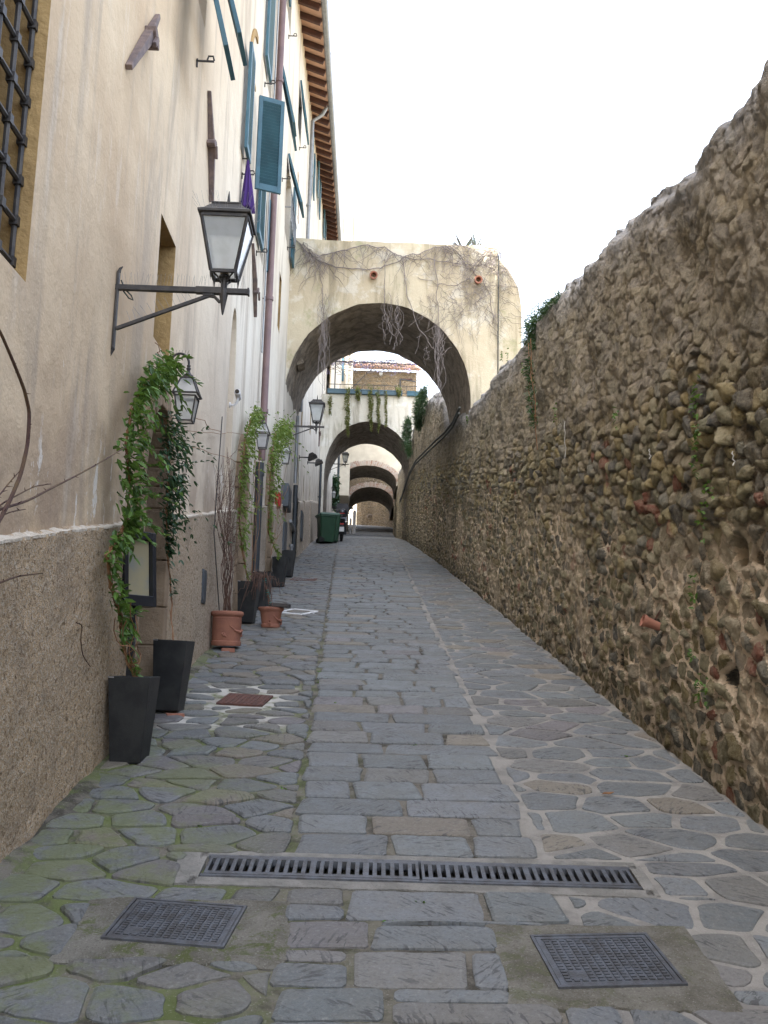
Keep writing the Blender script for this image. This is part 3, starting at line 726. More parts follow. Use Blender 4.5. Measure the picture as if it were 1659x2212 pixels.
# shutters
def shutter(P0, dS, dT, w, h, name='shutter', flap=None):
    P0 = Vector(P0); dS = Vector(dS).normalized(); dT = Vector(dT).normalized(); dN = dS.cross(dT)
    m = MB(); B = Matrix((dS, dT, dN)).transposed()
    def bx(s0, s1, t0, t1, n0=-.02, n1=.02): m.box(P0 + dS*(s0+s1)/2 + dT*(t0+t1)/2 + dN*(n0+n1)/2, (s1-s0, t1-t0, n1-n0), B)
    fr = .055; bx(0, fr, 0, h); bx(w-fr, w, 0, h); bx(fr, w-fr, 0, .09); bx(fr, w-fr, h-.07, h)
    o = m.build(name, TEAL, BLD, bevel=.004); m = MB()
    n = int((h-.16)/.045); a = R(40)
    for k in range(n):
        t = .09 + (h-.16)*(k+.5)/n; sl_ = (dT*math.cos(a) + dN*math.sin(a)); nn = dS.cross(sl_)
        m.box(P0 + dS*w/2 + dT*t, (w-2*fr, .055, .008), Matrix((dS, sl_, nn)).transposed())
    m.build('slats', TEAL, o)
    return o
OUT = Vector((1, 0, 0))
def flat(y0, y1, z0, z1, off=.06): return shutter((XL+off, y0, z0), (0,1,0), (0,0,1), y1-y0, z1-z0)
def tilt(y0, y1, z0, z1, deg): a = R(deg); return shutter((XL+.03+math.sin(a)*(z1-z0), y0, z1-math.cos(a)*(z1-z0)), (0,1,0), (-math.sin(a), 0, math.cos(a)), y1-y0, z1-z0)
tilt(6.76, 7.22, 6.48, 8.0, 14); tilt(7.48, 7.95, 7.12, 8.5, 15)
flat(10.50, 10.90, 7.84, 9.26, .07); shutter((XL+.06, 11.62, 7.90), (.93,.37,0), (0,0,1), .36, 1.36)
flat(12.30, 12.93, 7.6, 8.78, .05); flat(12.28, 12.98, 10.33, 11.85, .05); flat(13.6, 13.66, 7.6, 8.78, .05)
tilt(14.35, 14.8, 10.55, 11.8, 13); tilt(14.82, 15.25, 10.55, 11.8, 12)
tilt(16.75, 17.4, 10.35, 11.4, 16); flat(18.05, 18.6, 9.85, 11.4, .06); tilt(18.95, 19.45, 13.5, 14.45, 9); tilt(19.5, 20.0, 13.5, 14.45, 9)
flat(15.0, 15.38, 13.5, 14.8); flat(23.2, 23.72, 14.75, 15.95); flat(24.55, 25.05, 14.75, 15.95); flat(26.75, 27.27, 16.0, 17.15); flat(28.15, 28.7, 16.0, 17.15); flat(31.7, 32.15, 17.0, 18.25); flat(33.05, 33.5, 17.0, 18.25); flat(37.4, 37.95, 15.3, 16.6); flat(38.85, 39.4, 15.3, 16.6)
# shutter hooks
for (y, z) in ((7.59, 6.95), (10.75, 7.62), (12.6, 7.45), (12.6, 10.1), (15.9, 13.3), (15.9, 10.4), (19.6, 13.2), (17.6, 9.85)):
    m = MB(); m.bar((XL, y, z), (XL+.16, y, z), .014, .014); m.bar((XL+.01, y, z-.06), (XL+.01, y, z+.02), .014); m.tube([(XL+.10, y, z+.01), (XL+.11, y, z+.05), (XL+.15, y, z+.05), (XL+.16, y, z+.01)], .009, 5); m.build('shutter_hook', IRON, BLD)
# balcony rail of the far door-window
m = MB(); 
for k in range(9): m.bar((XL+.12, 16.8+k*.17, 10.02), (XL+.12, 16.8+k*.17, 10.55), .014)
m.bar((XL+.12, 16.78, 10.56), (XL+.12, 18.2, 10.56), .025); m.bar((XL+.12, 16.78, 10.06), (XL+.12, 18.2, 10.06), .02); m.bar((XL, 16.78, 10.3), (XL+.12, 16.78, 10.3), .02); m.bar((XL, 18.2, 10.3), (XL+.12, 18.2, 10.3), .02)
m.build('window_rail', ZINC, BLD)
# bare brick patches in the plaster
m = MB()
rnd = random.Random(5)
for k in range(12): m.ab(XL-.01, XL+.012, 19.5+rnd.uniform(-.1, .1)+k*.05, 19.72+k*.05, 12.5-k*.075, 12.565-k*.075)
for k in range(5): m.ab(XL-.01, XL+.012, 20.6, 20.85+rnd.uniform(-.05, .05), 11.35-k*.075, 11.41-k*.075)
m.build('exposed_brick', BRICK, BLD)
# downpipes
def pipe(pts, r, mat, collars=()):
    m = MB(); m.tube(pts, r, 12)
    for c in collars: m.lathe([(r+.004, -.03), (r+.012, -.03), (r+.012, .03), (r+.004, .03)], c, 12); m.bar((XL, c[1], c[2]), (c[0]-r, c[1], c[2]), .015)
    return m.build('downpipe', mat, BLD, smooth='auto')
pipe([(XL+.10, 13.72, z) for z in np.linspace(rz(13.7)+2.2, 15, 12)], .055, PIPEB, [(XL+.10, 13.72, z) for z in (5.4, 7.2, 9.1, 10.9, 12.8)])
pipe([(XL+.09, 13.60, rz(13.6)+.02), (XL+.09, 13.60, rz(13.6)+2.15)], .062, PIPED, [(XL+.09, 13.6, 2.9), (XL+.09, 13.6, 4.4)])
pipe([(XL+.07, 13.35, z) for z in np.linspace(6.2, 14.7, 6)], .012, ZINC)
pipe([(-1.1, 22.7, S*22.7+12.2), (-1.22, 22.7, S*22.7+11.95), (XL+.08, 22.7, S*22.7+11.75), (XL+.07, 22.7, 10.5), (XL+.07, 22.7, rz(22.7)+3.8)], .05, ZINC, [(XL+.07, 22.7, 13.4), (XL+.07, 22.7, 11.4)])
pipe([(XL+.07, 21.75, rz(21.75)+3.6), (XL+.07, 21.75, rz(21.75)+1.95)], .04, ZINC)
pipe([(XL+.09, 21.75, rz(21.75)+1.9), (XL+.09, 21.75, rz(21.75)+.1)], .055, PIPED, [(XL+.09, 21.75, rz(21.7)+1.2)])
pipe([(XL+.09, 36.1, rz(36)+.1), (XL+.09, 36.1, rz(36)+3.2)], .05, PIPED, [(XL+.09, 36.1, rz(36)+1.7)])
# eave: tiles on rafters, gutter, roof
m = MB(); EX = -1.06
for (ya, yb) in ((12, 46.4),):
    yy = np.arange(ya, yb+.01, .2); vs = []
    for i, v in enumerate(yy):
        w = .012*math.sin(i*2.1)
        vs += [(XL-.02, v, ztop(v)-.02), (EX, v, ztop(v)-.20+w), (EX+.03, v, ztop(v)-.16+w), (XL-.02, v, ztop(v)+.06)]
    n = len(yy); m.add(vs, [(4*i+a, 4*i+b_, 4*i+4+b_, 4*i+4+a) for i in range(n-1) for a, b_ in ((0,1),(1,2),(2,3))])
m.build('eave_tiles', EAVET, BLD)
y = 12.3; proto = None
while y < 46.2:
    if proto is None:
        m = MB(); m.bar((XL-.02, y, ztop(y)-.10), (EX-.03, y, ztop(y)-.27), .085, .13); proto = m.build('rafter', RAFT, BLD, bevel=.006); py = y
    else:
        c = proto.copy(); COL.objects.link(c); c.location = (0, y-py, S*(y-py))
    y += .6
m = MB(); yy = np.arange(12, 46.5, .5); rings = []
for v in yy:
    z = ztop(v)-.20; rings.append([(EX+.07+.075*math.cos(a), v, z+.075*math.sin(a)) for a in np.linspace(PI, 2*PI, 9)] + [(EX+.07+.06*math.cos(a), v, z+.01+.06*math.sin(a)) for a in np.linspace(2*PI, PI, 9)])
m.loft(rings)
for v in np.arange(12.6, 46, 2.4): m.box((EX+.07, v, ztop(v)-.205), (.165, .05, .02))
m.build('gutter', ZINC, BLD, smooth='auto')
m = MB()
for (ya, yb) in ((-8, 12), (12, 46.4)):
    m.add([(EX+.06 if ya > 0 else XL, ya, ztop(ya)-.1), (EX+.06 if ya > 0 else XL, yb, ztop(yb)-.1), (-6, yb, ztop(yb)+1.5), (-6, ya, ztop(ya)+1.5)], [(0,1,2,3)])
m.build('roof', ROOFT, BLD)
m = MB(); m.ab(XL-.3, XL+.012, 10.9, 11.6, 9.3, 9.36)
for k in range(9):
    t0 = PI*(.5+k/18.); m.bar((XL+.012, 11.55+.62*math.cos(t0), 9.28+.75*math.sin(t0)), (XL+.012, 11.55+.62*math.cos(t0+PI/18), 9.28+.75*math.sin(t0+PI/18)), .09, .02, (1,0,0))
m.build('window_arch_trim', OCHRE, BLD)
# meter boxes, letter box, lintel on the wall
def wallbox(y0, y1, z0, z1, d=.05, mat=GREYBOX, name='meter_box'):
    m = MB(); x0 = (XP if z1 < rz(y0)+1.5 else XL)-.01; m.ab(x0, x0+d, y0, y1, z0, z1); o = m.build(name, mat, BLD, bevel=.006)
    m = MB(); m.ab(x0+d-.002, x0+d+.006, y0+.02, y1-.02, z0+.025, z1-.025); m.build('box_door', mat, o, bevel=.002); return o
wallbox(9.2, 9.42, rz(9.3)+.56, rz(9.3)+.90, .022); wallbox(18.7, 19.6, rz(19)+1.38, rz(19)+1.86, .16); wallbox(19.0, 19.9, rz(19)+.4, rz(19)+1.2, .03)
wallbox(24.85, 25.55, rz(25)+.45, rz(25)+1.22, .05); m = MB(); m.ab(XL, XL+.10, 17.35, 17.6, rz(17)+1.5, rz(17)+1.78); m.build('letter_box', REDL, BLD, bevel=.01)
m = MB(); m.ab(XL-.48, XL+.02, 22.2, 24.3, rz(23)+1.75, rz(23)+1.93); m.build('lintel', PLASTER, BLD)
m = MB(); m.tube([(XP+.03, 20.9, rz(21)+.5), (XP+.06, 20.9, rz(21)+.42), (XP+.06, 20.9, rz(21)+.18)], .035, 8); m.lathe([(0,.1),(.05,.09),(.055,.04),(.035,0)], (XP+.06, 20.9, rz(21)+.42), 10); m.build('vent_pipe', ZINC, BLD)
m = MB(); m.tube([(XP+.04, 20.6, rz(21)+1.0), (XP+.05, 20.8, rz(21)+.96), (XP+.06, 21.4, rz(21)+.95), (XL+.09, 21.72, rz(21.7)+.8)], .04, 8); m.build('waste_pipe', ZINC, BLD)

# ================================================================== arches
def arch(name, label, y0, y1, xl_, xr_, zsl, zsr, zc, xo0, xo1, zt, rise=0., face=ARCHP, base=None, cap=True, e=.95, seed=1, topj=.02, baser=None):
    T = thing(name, ((xl_+xr_)/2, y0, zsl), label, 'archway'); n = 40; cx = (xl_+xr_)/2; rx = (xr_-xl_)/2
    def apt(k, dz=0, r=0):
        t = PI*k/n; zs = zsl+(zsr-zsl)*k/n; j = .022*mnoise.noise((k*.5, seed*7.3, 0))
        return (cx-(rx+j-r)*math.cos(t), zs+dz+(zc-zs+j-r)*abs(math.sin(t))**e)
    m = MB(); vs = []; fs = []
    for yy, dz in ((y0, 0), (y1, rise)):
        for k in range(n+1):
            p = apt(k, dz); vs.append((p[0], yy, p[1]))
        for k in range(n+1):
            x = xo0 + (xo1-xo0)*k/n; vs.append((x, yy, zt + topj*mnoise.noise((x*2.5, seed, yy))))
        vs += [(xo0, yy, (base or zsl-1)), (xl_, yy, (base or zsl-1)), (xr_, yy, (baser or base or zsr-1)), (xo1, yy, (baser or base or zsr-1))]
    q = 2*(n+1)+4
    for o_, fl in ((0, 0), (q, 1)):
        ff = [(o_+k, o_+k+1, o_+n+1+k+1, o_+n+1+k) for k in range(n)] + [(o_+q-4, o_+q-3, o_+0, o_+n+1), (o_+q-2, o_+q-1, o_+2*n+1, o_+n)]
        fs += [f[::-1] if fl else f for f in ff]
    fs += [(n+1+k, n+2+k, q+n+2+k, q+n+1+k) for k in range(n)]
    fs += [(q-4, n+1, q+n+1, 2*q-4), (q-1, 2*q-1, q+2*n+1, 2*n+1)]
    m.add(vs, fs); m.build('wall', face, T)
    m = MB(); ny = 14; vs = []; rows = n+1+8
    for i in range(ny+1):
        f = i/ny; yy = y0+.004+(y1-y0-.008)*f; ring = []
        for k in range(n+1):
            nz = .0 if i in (0, ny) else .03*mnoise.noise((k*.35, i*.8, seed))
            p = apt(k, rise*f, .006+nz); ring.append((p[0], yy, p[1]))
        b0 = (base or zsl-1); b1 = (baser or base or zsr-1)
        ring = [(xl_+.006, yy, b0)] + ring + [(xr_-.006, yy, b1)]
        vs += ring
    w = n+3; m.add(vs, [(i*w+k, i*w+k+1, (i+1)*w+k+1, (i+1)*w+k) for i in range(ny) for k in range(w-1)])
    m.build('vault', VAULT, T, smooth=True)
    if cap:
        m = MB(); rings = []
        for k in range(31):
            x = xo0+(xo1-xo0)*k/30; j = .012*mnoise.noise((x*3, 4, seed)); rings.append([(x, y0-.05+j, zt+.005), (x, y1+.05, zt+.005), (x, y1+.05, zt+.06+j), (x, y0-.05+j, zt+.06+j)])
        m.loft(rings); m.build('coping', face, T)
    return T, apt, n
A1, apt1, n1 = arch('archway', 'high cream plastered arch with vine stems and two clay spouts, nearest over the alley', 18.6, 22.8, -1.57, 2.31, 6.91, 7.05, 9.15, -1.7, 2.86, 10.52, .39, seed=1, base=6.4, cap=False)
m = MB(); rings = []   # set-back rounded flank at the right of the first arch
for yy in (19.0, 22.6):
    rings.append([(2.8, yy, 6.5), (3.45, yy, 6.5), (3.45, yy, 9.3), (3.38, yy, 9.75), (3.18, yy, 10.15), (2.98, yy, 10.40), (2.8, yy, 10.47)])
m.loft(rings); m.build('side_buttress', ARCHP, A1)
m = MB(); m.tube([(2.872, 18.57, 7.0), (2.872, 18.57, 10.3)], .014, 6); m.build('cable', CABLE, A1)
for (px, py) in ((807, 594), (1033, 604)):
    p = onY(px, py, 18.52); rot = Matrix.Rotation(R(97), 3, 'X'); m = MB()
    m.lathe([(.0, -.10), (.062, -.10), (.066, .10), (.085, .12), (.088, .16), (.07, .165), (.055, .155), (.05, -.02), (0, -.03)], p+Vector((0, .1, 0)), 14, rot); m.build('clay_spout', TERRA, A1, smooth='auto')
m = MB(); m.box((-1.32, 19.6, 8.05), (.16, .5, .12), Matrix.Rotation(R(-25), 3, 'Y')); m.build('stone_bracket', VAULT, A1)
A2, apt2, n2 = arch('archway', 'second arch with peeling white plaster, blue planters and trailing greenery on top', 37, 41, -1.36, 2.15, 9.1, 9.7, 11.38, -1.9, 3.0, 12.5, 0, seed=2, base=6.2, cap=False)
A3, apt3, n3 = arch('archway', 'third arch with a pale brick ring, seen through the second arch', 59, 64, -1.2, 2.55, 12.9, 13.1, 14.2, -3, 4, 17.2, .2, face=CREAM, seed=3, base=9., cap=False, baser=12.9)
A4, apt4, n4 = arch('archway', 'last dark arch with rough brick ring at the far bend of the alley', 74, 82, -.7, 2.98, 14.2, 14.3, 15.6, -3, 4.2, 18.5, .2, face=FARSTONE, seed=4, base=11., cap=False, baser=14.1)  # vault lengthened into a tunnel to darken the alley end
for T, ap, n, yy, w in ((A3, apt3, n3, 59, .34), (A4, apt4, n4, 74, .42)):
    m = MB(); nb = 46
    for k in range(nb):
        a0, a1 = n*(k+.08)/nb, n*(k+.92)/nb; w_ = w*random.uniform(.85, 1.1)
        q = []
        for a, r in ((a0, .0), (a0, -w_), (a1, -w_), (a1, .0)): q.append(ap(a, 0, r))
        m.loft([[(p[0], yy-.03, p[1]) for p in q], [(p[0], yy+.1, p[1]) for p in q]])
    m.build('brick_ring', BRICK, T)
# house wall left beyond the second arch, raised and extended to shade the alley
LW = thing('alley_house', (-1.3, 41, rz(41)), 'shaded plaster house wall beyond the second arch, left of the alley', 'building')
m = MB(); pl = [(-1.36, 41), (-1.28, 50), (-1.2, 59), (-.72, 74), (-.72, 85)]
m.add([(p[0], p[1], rz(p[1])-.3) for p in pl] + [(p[0], p[1], rz(p[1])+11) for p in pl] + [(-6, p[1], rz(p[1])+12.3) for p in pl],
      [(k, k+1, 6+k, 5+k) for k in range(4)] + [(5+k, 6+k, 11+k, 10+k) for k in range(4)])
m.add([(-.72, 85, 12.5), (-6, 85, 12.5), (-6, 85, 26.3), (-.72, 85, 25)], [(0,1,2,3)])
m.build('wall', PLASTER, LW)
m = MB(); m.tube([(-1.15, 55, rz(55)), (-1.15, 55, rz(55)+5)], .07, 8); m.build('downpipe', PIPED, LW)
# closing stone wall at the bend
EW = thing('stone_wall', (2, 86, 14), 'brown rubble wall closing the alley behind the last arch', 'wall')
m = MB(); rings = []
pts = [(.02, 87.5), (.03, 86.3), (.5, 86.0), (1.5, 85.6), (2.6, 84.6), (3.3, 83.0), (3.6, 80)]
m.add([(p[0], p[1], rz(p[1])-.5) for p in pts] + [(p[0], p[1], 19) for p in pts] + [(p[0]+.9, p[1]+1.2, 19) for p in pts], [(k, k+1, 8+k, 7+k) for k in range(6)] + [(7+k, 8+k, 15+k, 14+k) for k in range(6)])
m.build('wall', FARSTONE, EW)
m = MB()
for k in range(8):
    t0 = PI*k/8; m.bar((1.3+.28*math.cos(t0), 85.62, rz(85.6)+.75+.3*math.sin(t0)), (1.3+.28*math.cos(t0+PI/8), 85.62, rz(85.6)+.75+.3*math.sin(t0+PI/8)), .12, .1)
m.build('blocked_arch', BRICK, EW)
# sunlit house beyond the gap
H3 = thing('sunlit_house', (-4, 112, 15), 'sunlit pale house glimpsed through the far opening', 'building')
m = MB(); m.ab(-12, 6, 112, 118, 13, 26); m.build('wall', CREAM, H3); m = MB(); m.ab(-2.2, -1.2, 111.96, 112.1, 15, 17.2); m.build('door', DOORW, H3)
# houses above the second arch
p = onY(*c5(592, 400), 57.9)
H1 = thing('cream_house', (p.x-2, 58, 18), 'narrow cream house front with pilasters rising behind the terrace', 'building')
m = MB(); m.ab(-7, p.x, 58, 61.5, 12, 31); m.build('wall', CREAM, H1)
m = MB()
for a, b in ((420, 440), (520, 545)):
    q0, q1 = onY(*c5(a, 400), 57.9), onY(*c5(b, 400), 57.9); m.ab(q0.x, q1.x, 57.88, 57.998, 14, 31)
m.build('pilaster', PLASTER, H1)
m = MB(); q0, q1 = onY(*c5(480, 300), 57.9), onY(*c5(505, 300), 57.9); m.ab(q0.x, q1.x, 57.93, 57.997, 19.5, 24); m.build('shutter', TEAL, H1)
p0, p1 = onY(*c5(588, 380), 62), onY(*c5(1245, 380), 62)
H2 = thing('stone_house', ((p0.x+p1.x)/2, 62, 17), 'sunlit stone house with red tiled roof above the second arch', 'building')
m = MB(); m.ab(p0.x, p1.x, 62, 66, 15, p0.z); m.build('wall', FARSTONE, H2)
m = MB(); ez = p0.z
for k in range(int((p1.x-p0.x+.6)/.2)):
    x = p0.x-.3+k*.2; m.tube([(x, 61.5, ez+.06), (x, 66.3, ez+2.0)], .085, 7)
m.add([(p0.x-.35, 61.6, ez), (p1.x+.35, 61.6, ez), (p1.x+.35, 66.4, ez+1.95), (p0.x-.35, 66.4, ez+1.95)], [(0,1,2,3)])
m.build('roof', ROOFT, H2)
q = onY(*c5(1067, 465), 61.97); m = MB(); m.ab(q.x, q.x+.1, 61.9, 61.995, 18, q.z); m.ab(q.x+.1, q.x+.9, 61.9, 61.995, q.z-.08, q.z); m.build('window', RAFT, H2)
q = onY(*c5(878, 410), 61.7); m = MB(); m.lathe([(0,.1),(.12,.08),(.14,0),(.12,-.14),(0,-.2)], q, 12); m.build('wall_lamp', FROST, H2)
# ================================================================== lanterns
def bracket_lantern(label):
    T = thing('bracket_lantern', (0, 0, 0), label, 'street lamp', 'lanterns on long wall brackets')
    m = MB(); m.bar((.012, 0, -.40), (.012, 0, .10), .035, .014, (1,0,0)); m.tube([(.012, 0, .10), (.02, 0, .125), (.035, 0, .14)], [.014, .01, .004], 6); m.tube([(.012, 0, -.40), (.0, 0, -.43), (-.005, 0, -.45)], [.014, .01, .005], 6)
    m.bar((.0, 0, 0), (.83, 0, 0), .034, .034); m.box((.83, 0, 0), (.012, .044, .044)); m.bar((.50, 0, 0), (.66, 0, 0), .042, .042)
    m.bar((.02, 0, -.27), (.60, 0, -.025), .022, .022); m.tube([(.56, 0, -.03), (.62, 0, -.04), (.655, 0, -.075)], .011, 6); m.box((.58, 0, -.02), (.07, .03, .03))
    br = m.build('bracket', IRON, T, bevel=.003)
    m = MB()
    for k in range(44): x = .05+.78*k/44; m.tube([(x, random.uniform(-.01, .01), .015), (x+random.uniform(-.02, .02), random.uniform(-.02, .02), .10)], .0007, 3)
    for k in range(12): f = .15+.7*k/12; p = Vector((.02+.58*f, 0, -.26+.25*f)); m.tube([p, p+Vector((random.uniform(-.06, -.02), 0, .07))], .001, 3)
    m.build('bird_spikes', ZINC, br)
    m = MB(); m.tube([(.0, 0, .03), (.04, .02, -.01), (.08, .02, -.06), (.11, .01, -.075), (.10, 0, -.05), (.05, .01, .0), (.03, 0, .05)], .005, 5); m.build('wire_loop', CABLE, br)
    lx = .675; hb, ht = .076, .142; zb, zt = .105, .445
    m = MB()
    m.tube([(lx, 0, .0), (lx, 0, .11)], .020, 10); m.lathe([(0, -.15), (.006, -.14), (.026, -.02), (.028, 0), (.024, .02)], (lx, 0, -.01), 8)
    m.lathe([(.02, 0), (.035, .005), (.035, .015), (.02, .02)], (lx, 0, .085), 10)
    for sx in (-1, 1):
        for sy in (-1, 1):
            m.tube([(lx+sx*.012, sy*.012, .02), (lx+sx*.016, sy*.016, .055), (lx+sx*.04, sy*.04, .085), (lx+sx*.066, sy*.066, .105)], .006, 5)
            a, b = Vector((lx+sx*hb, sy*hb, zb)), Vector((lx+sx*ht, sy*ht, zt)); m.bar(a, b, .017, .017)
            m.lathe([(.0, -.06), (.008, 0), (.008, .01)], (lx+sx*hb, sy*hb, zb-.005), 6)
    for (z, h) in ((zb, hb), (zt, ht)):
        for s_ in (-1, 1):
            m.bar((lx-h, s_*h, z), (lx+h, s_*h, z), .018, .02); m.bar((lx+s_*h, -h+.01, z), (lx+s_*h, h-.01, z), .018, .02)
    m.build('frame', IRON, T, bevel=.002)
    m = MB(); q = [(1,1),(-1,1),(-1,-1),(1,-1)]
    ring = lambda h, z: [(lx+a*h, b*h, z) for a, b in q]
    m.loft([ring(.160, zt+.012), ring(.165, zt+.016), ring(.165, zt+.03), ring(.140, zt+.042), ring(.090, zt+.10), ring(.093, zt+.104), ring(.093, zt+.112), ring(.03, zt+.12)])
    m.lathe([(.012, .11), (.010, .17), (.002, .23), (0, .23)], (lx, 0, zt), 8)
    rf = m.build('roof', IRON, T)
    m = MB(); m.tube([(lx+a_*.15, b_*.15, zt+.04) for a_, b_ in ((1,1),(-1,1),(-1,-1),(1,-1),(1,1))], .0018, 4)
    for k in range(48):
        a = random.uniform(0, 2*PI); h = .15; p = Vector((lx+max(-h, min(h, h*1.5*math.cos(a))), max(-h, min(h, h*1.5*math.sin(a))), zt+.04)); m.tube([p, p+Vector((.05*math.cos(a)+random.uniform(-.02, .02), .05*math.sin(a), .09))], .0007, 3)
    m.build('bird_spikes', ZINC, rf)
    for (sx, sy) in ((0, -1), (0, 1), (-1, 0), (1, 0)):
        m = MB(); g = .004
        def pt(u, z, h): return (lx+(u if sx == 0 else sx*h), (u if sy == 0 else sy*h), z)
        f = [pt(-hb+.01, zb+.01, hb), pt(hb-.01, zb+.01, hb), pt(ht-.01, zt-.01, ht), pt(-ht+.01, zt-.01, ht)]
        m.loft([f, [tuple(Vector(p)-Vector((sx, sy, 0))*g) for p in f]]); m.build('glass_pane', FROST, T)
    m = MB(); m.lathe([(0, .0), (.03, 0), (.032, .03), (.022, .045), (.02, .075), (0, .075)], (lx, 0, zb+.01), 12)
    for dx in (-.012, .012): m.tube([(lx+dx, 0, zb+.08), (lx+dx, 0, zb+.16)], .008, 8)
    m.build('bulb', BULB, T, smooth='auto')
    return T
L1 = bracket_lantern('nearest and largest long-bracket lantern with bird spikes, over the first arched door')
# far copies
for (y, x, z, lab) in ((18.5, -1.545, 6.392, 'long-bracket lantern mounted just under the left foot of the nearest arch'), (42., -1.25, 10.62, 'small long-bracket lantern seen through the second arch')):
    c = copy_tree(L1); c.location = (x, y, z); c['label'] = lab
L1.location = (XL, 5.57, 3.97)

def gooseneck(label):
    T = thing('gooseneck_lantern', (0, 0, 0), label, 'street lamp', 'gooseneck wall lanterns beside the doors')
    m = MB(); m.lathe([(0, 0), (.035, .0), (.04, .012), (0, .014)], (0, 0, 0), 12, Matrix.Rotation(R(90), 3, 'Y'))
    m.tube([(.0, 0, 0)] + [(.075-.0*k+.075*-math.cos(t), 0, .0+.085*math.sin(t)) for k, t in enumerate(np.linspace(.35, PI, 12))] + [(.15, 0, -.03)], .010, 8)
    m.v = m.v; m.lathe([(.010, .02), (.016, .015), (.012, 0), (.02, -.012), (.013, -.025), (.014, -.04)], (.15, 0, -.03), 10)
    m.lathe([(.0, .0), (.016, 0), (.026, -.02), (.040, -.028), (.043, -.045), (.03, -.05), (0, -.05)], (.15, 0, -.07), 14)
    for k in range(6): m.tube([(.02+.022*k, 0, .075), (.015+.026*k, 0, .115)], .0012, 3)
    m.build('arm', IRON, T, smooth='auto')
    q = [(1,1),(-1,1),(-1,-1),(1,-1)]; levels = [(-.125, .045), (-.265, .098), (-.285, .082), (-.485, .056)]
    m = MB()
    for i, (z, h) in enumerate(levels):
        w = .020 if i == 1 else .012
        for s_ in (-1, 1):
            m.bar((.15-h, s_*h, z), (.15+h, s_*h, z), w, .010); m.bar((.15+s_*h, -h, z), (.15+s_*h, h, z), w, .010)
    for (a, b) in ((0, 1), (2, 3)):
        for (sx, sy) in q: m.bar((.15+sx*levels[a][1], sy*levels[a][1], levels[a][0]), (.15+sx*levels[b][1], sy*levels[b][1], levels[b][0]), .011, .011)
    m.box((.15, 0, -.128), (.09, .09, .008))
    m.build('frame', IRON, T)
    for nm, a, b in (('roof_glass', 0, 1), ('glass_body', 2, 3)):
        m = MB(); m.loft([[(.15+sx*(levels[i][1]-.004), sy*(levels[i][1]-.004), levels[i][0]) for sx, sy in q] for i in (a, b)], False, nm == 'glass_body'); m.build(nm, FROST, T)
    return T
G1 = gooseneck('nearest gooseneck lantern, hanging among green leaves right of the first door')
for (y, x, z, lab) in ((13.25, XL, 5.20, 'gooseneck lantern hanging in front of the brown downpipe'), (17.6, XL, 5.90, 'gooseneck lantern beside the third leafy doorway'), (46, -1.3, 10.2, 'tiny dark gooseneck lantern on the wall beyond the second arch')):
    c = copy_tree(G1); c.location = (x, y, z); c['label'] = lab
G1.location = (XL, 7.32, 4.05)
# floodlights and security camera
def flood(y, z, label):
    T = thing('floodlight', (XL, y, z), label, 'floodlight', 'black floodlights'); m = MB(); m.bar((XL, y, z), (XL+.30, y, z), .03, .03); m.box((XL+.01, y, z), (.02, .09, .09)); m.build('arm', IRON, T, bevel=.003)
    m = MB(); rot = Matrix.Rotation(R(-25), 3, 'Y'); m.box((XL+.36, y, z-.02), (.26, .2, .05), rot); m.loft([[tuple(Vector((XL+.36, y, z))+rot@Vector(p)) for p in r_] for r_ in ([(-.12,-.09,.02),(.12,-.09,.02),(.12,.09,.02),(-.12,.09,.02)], [(-.05,-.05,.13),(.05,-.05,.13),(.05,.05,.13),(-.05,.05,.13)])]); m.build('lamp_head', IRON, T, bevel=.006)
flood(23.85, rz(23.85)+2.67, 'black floodlight above the arched portal, nearer of the two'); flood(27.9, rz(27.9)+2.67, 'black floodlight above a pointed niche, farther of the two')
T = thing('security_camera', (XL, 10.75, 4.75), 'small white security camera on the plaster wall beside the pointed niche', 'camera')
m = MB(); rot = Matrix.Rotation(R(80), 3, 'X'); m.lathe([(0, -.10), (.032, -.10), (.035, -.08), (.035, .08), (.030, .085), (.0, .07)], (XL+.10, 10.72, 4.78), 14, rot); m.build('housing', WHITEP, T, smooth='auto')
m = MB(); m.lathe([(0, .09), (.026, .09), (.026, .07)], (XL+.10, 10.715, 4.782), 12, rot); m.build('lens', DARK, T)
m = MB(); m.tube([(XL, 10.75, 4.66), (XL+.06, 10.75, 4.66), (XL+.09, 10.74, 4.70), (XL+.10, 10.73, 4.76)], .016, 8); m.lathe([(0, .0), (.035, 0), (.035, .015), (0, .015)], (XL, 10.75, 4.66), 12, Matrix.Rotation(R(90), 3, 'Y')); m.build('mount', WHITEP, T, smooth='auto')
# tie-rod anchors
def anchor(a, b, pin, label, w=.06):
    T = thing('wall_anchor', (XL, pin[0], pin[1]), label, 'wall anchor', 'iron tie-rod anchors')
    A, B = Vector((XL+.035, a[0], a[1])), Vector((XL+.035, b[0], b[1])); mid = (A+B)/2; m = MB()
    d = (A-B).normalized(); sd_ = d.cross(OUT)
    def sec(p, ww, tt): return [tuple(p+sd_*ww+OUT*tt), tuple(p-sd_*ww+OUT*tt), tuple(p-sd_*ww-OUT*.034), tuple(p+sd_*ww-OUT*.034)]
    m.loft([sec(A, w*.32, .0), sec(mid, w*.6, .03), sec(B, w*.32, .01)]); m.build('bar', ANCHOR, T, bevel=.005)
    m = MB(); P = Vector((XL+.05, pin[0], pin[1])); m.loft([[tuple(P+OUT*x+sd_*.075*math.cos(t)*1.1+d*.04*math.sin(t)) for t in np.linspace(0, 2*PI, 9)[:-1]] for x in (-.05, .03)]); m.bar(P+OUT*.03-d*.02, P+OUT*.03-d*.14, .035, .03, (1,0,0)); m.build('eye', ANCHOR, T, bevel=.006)
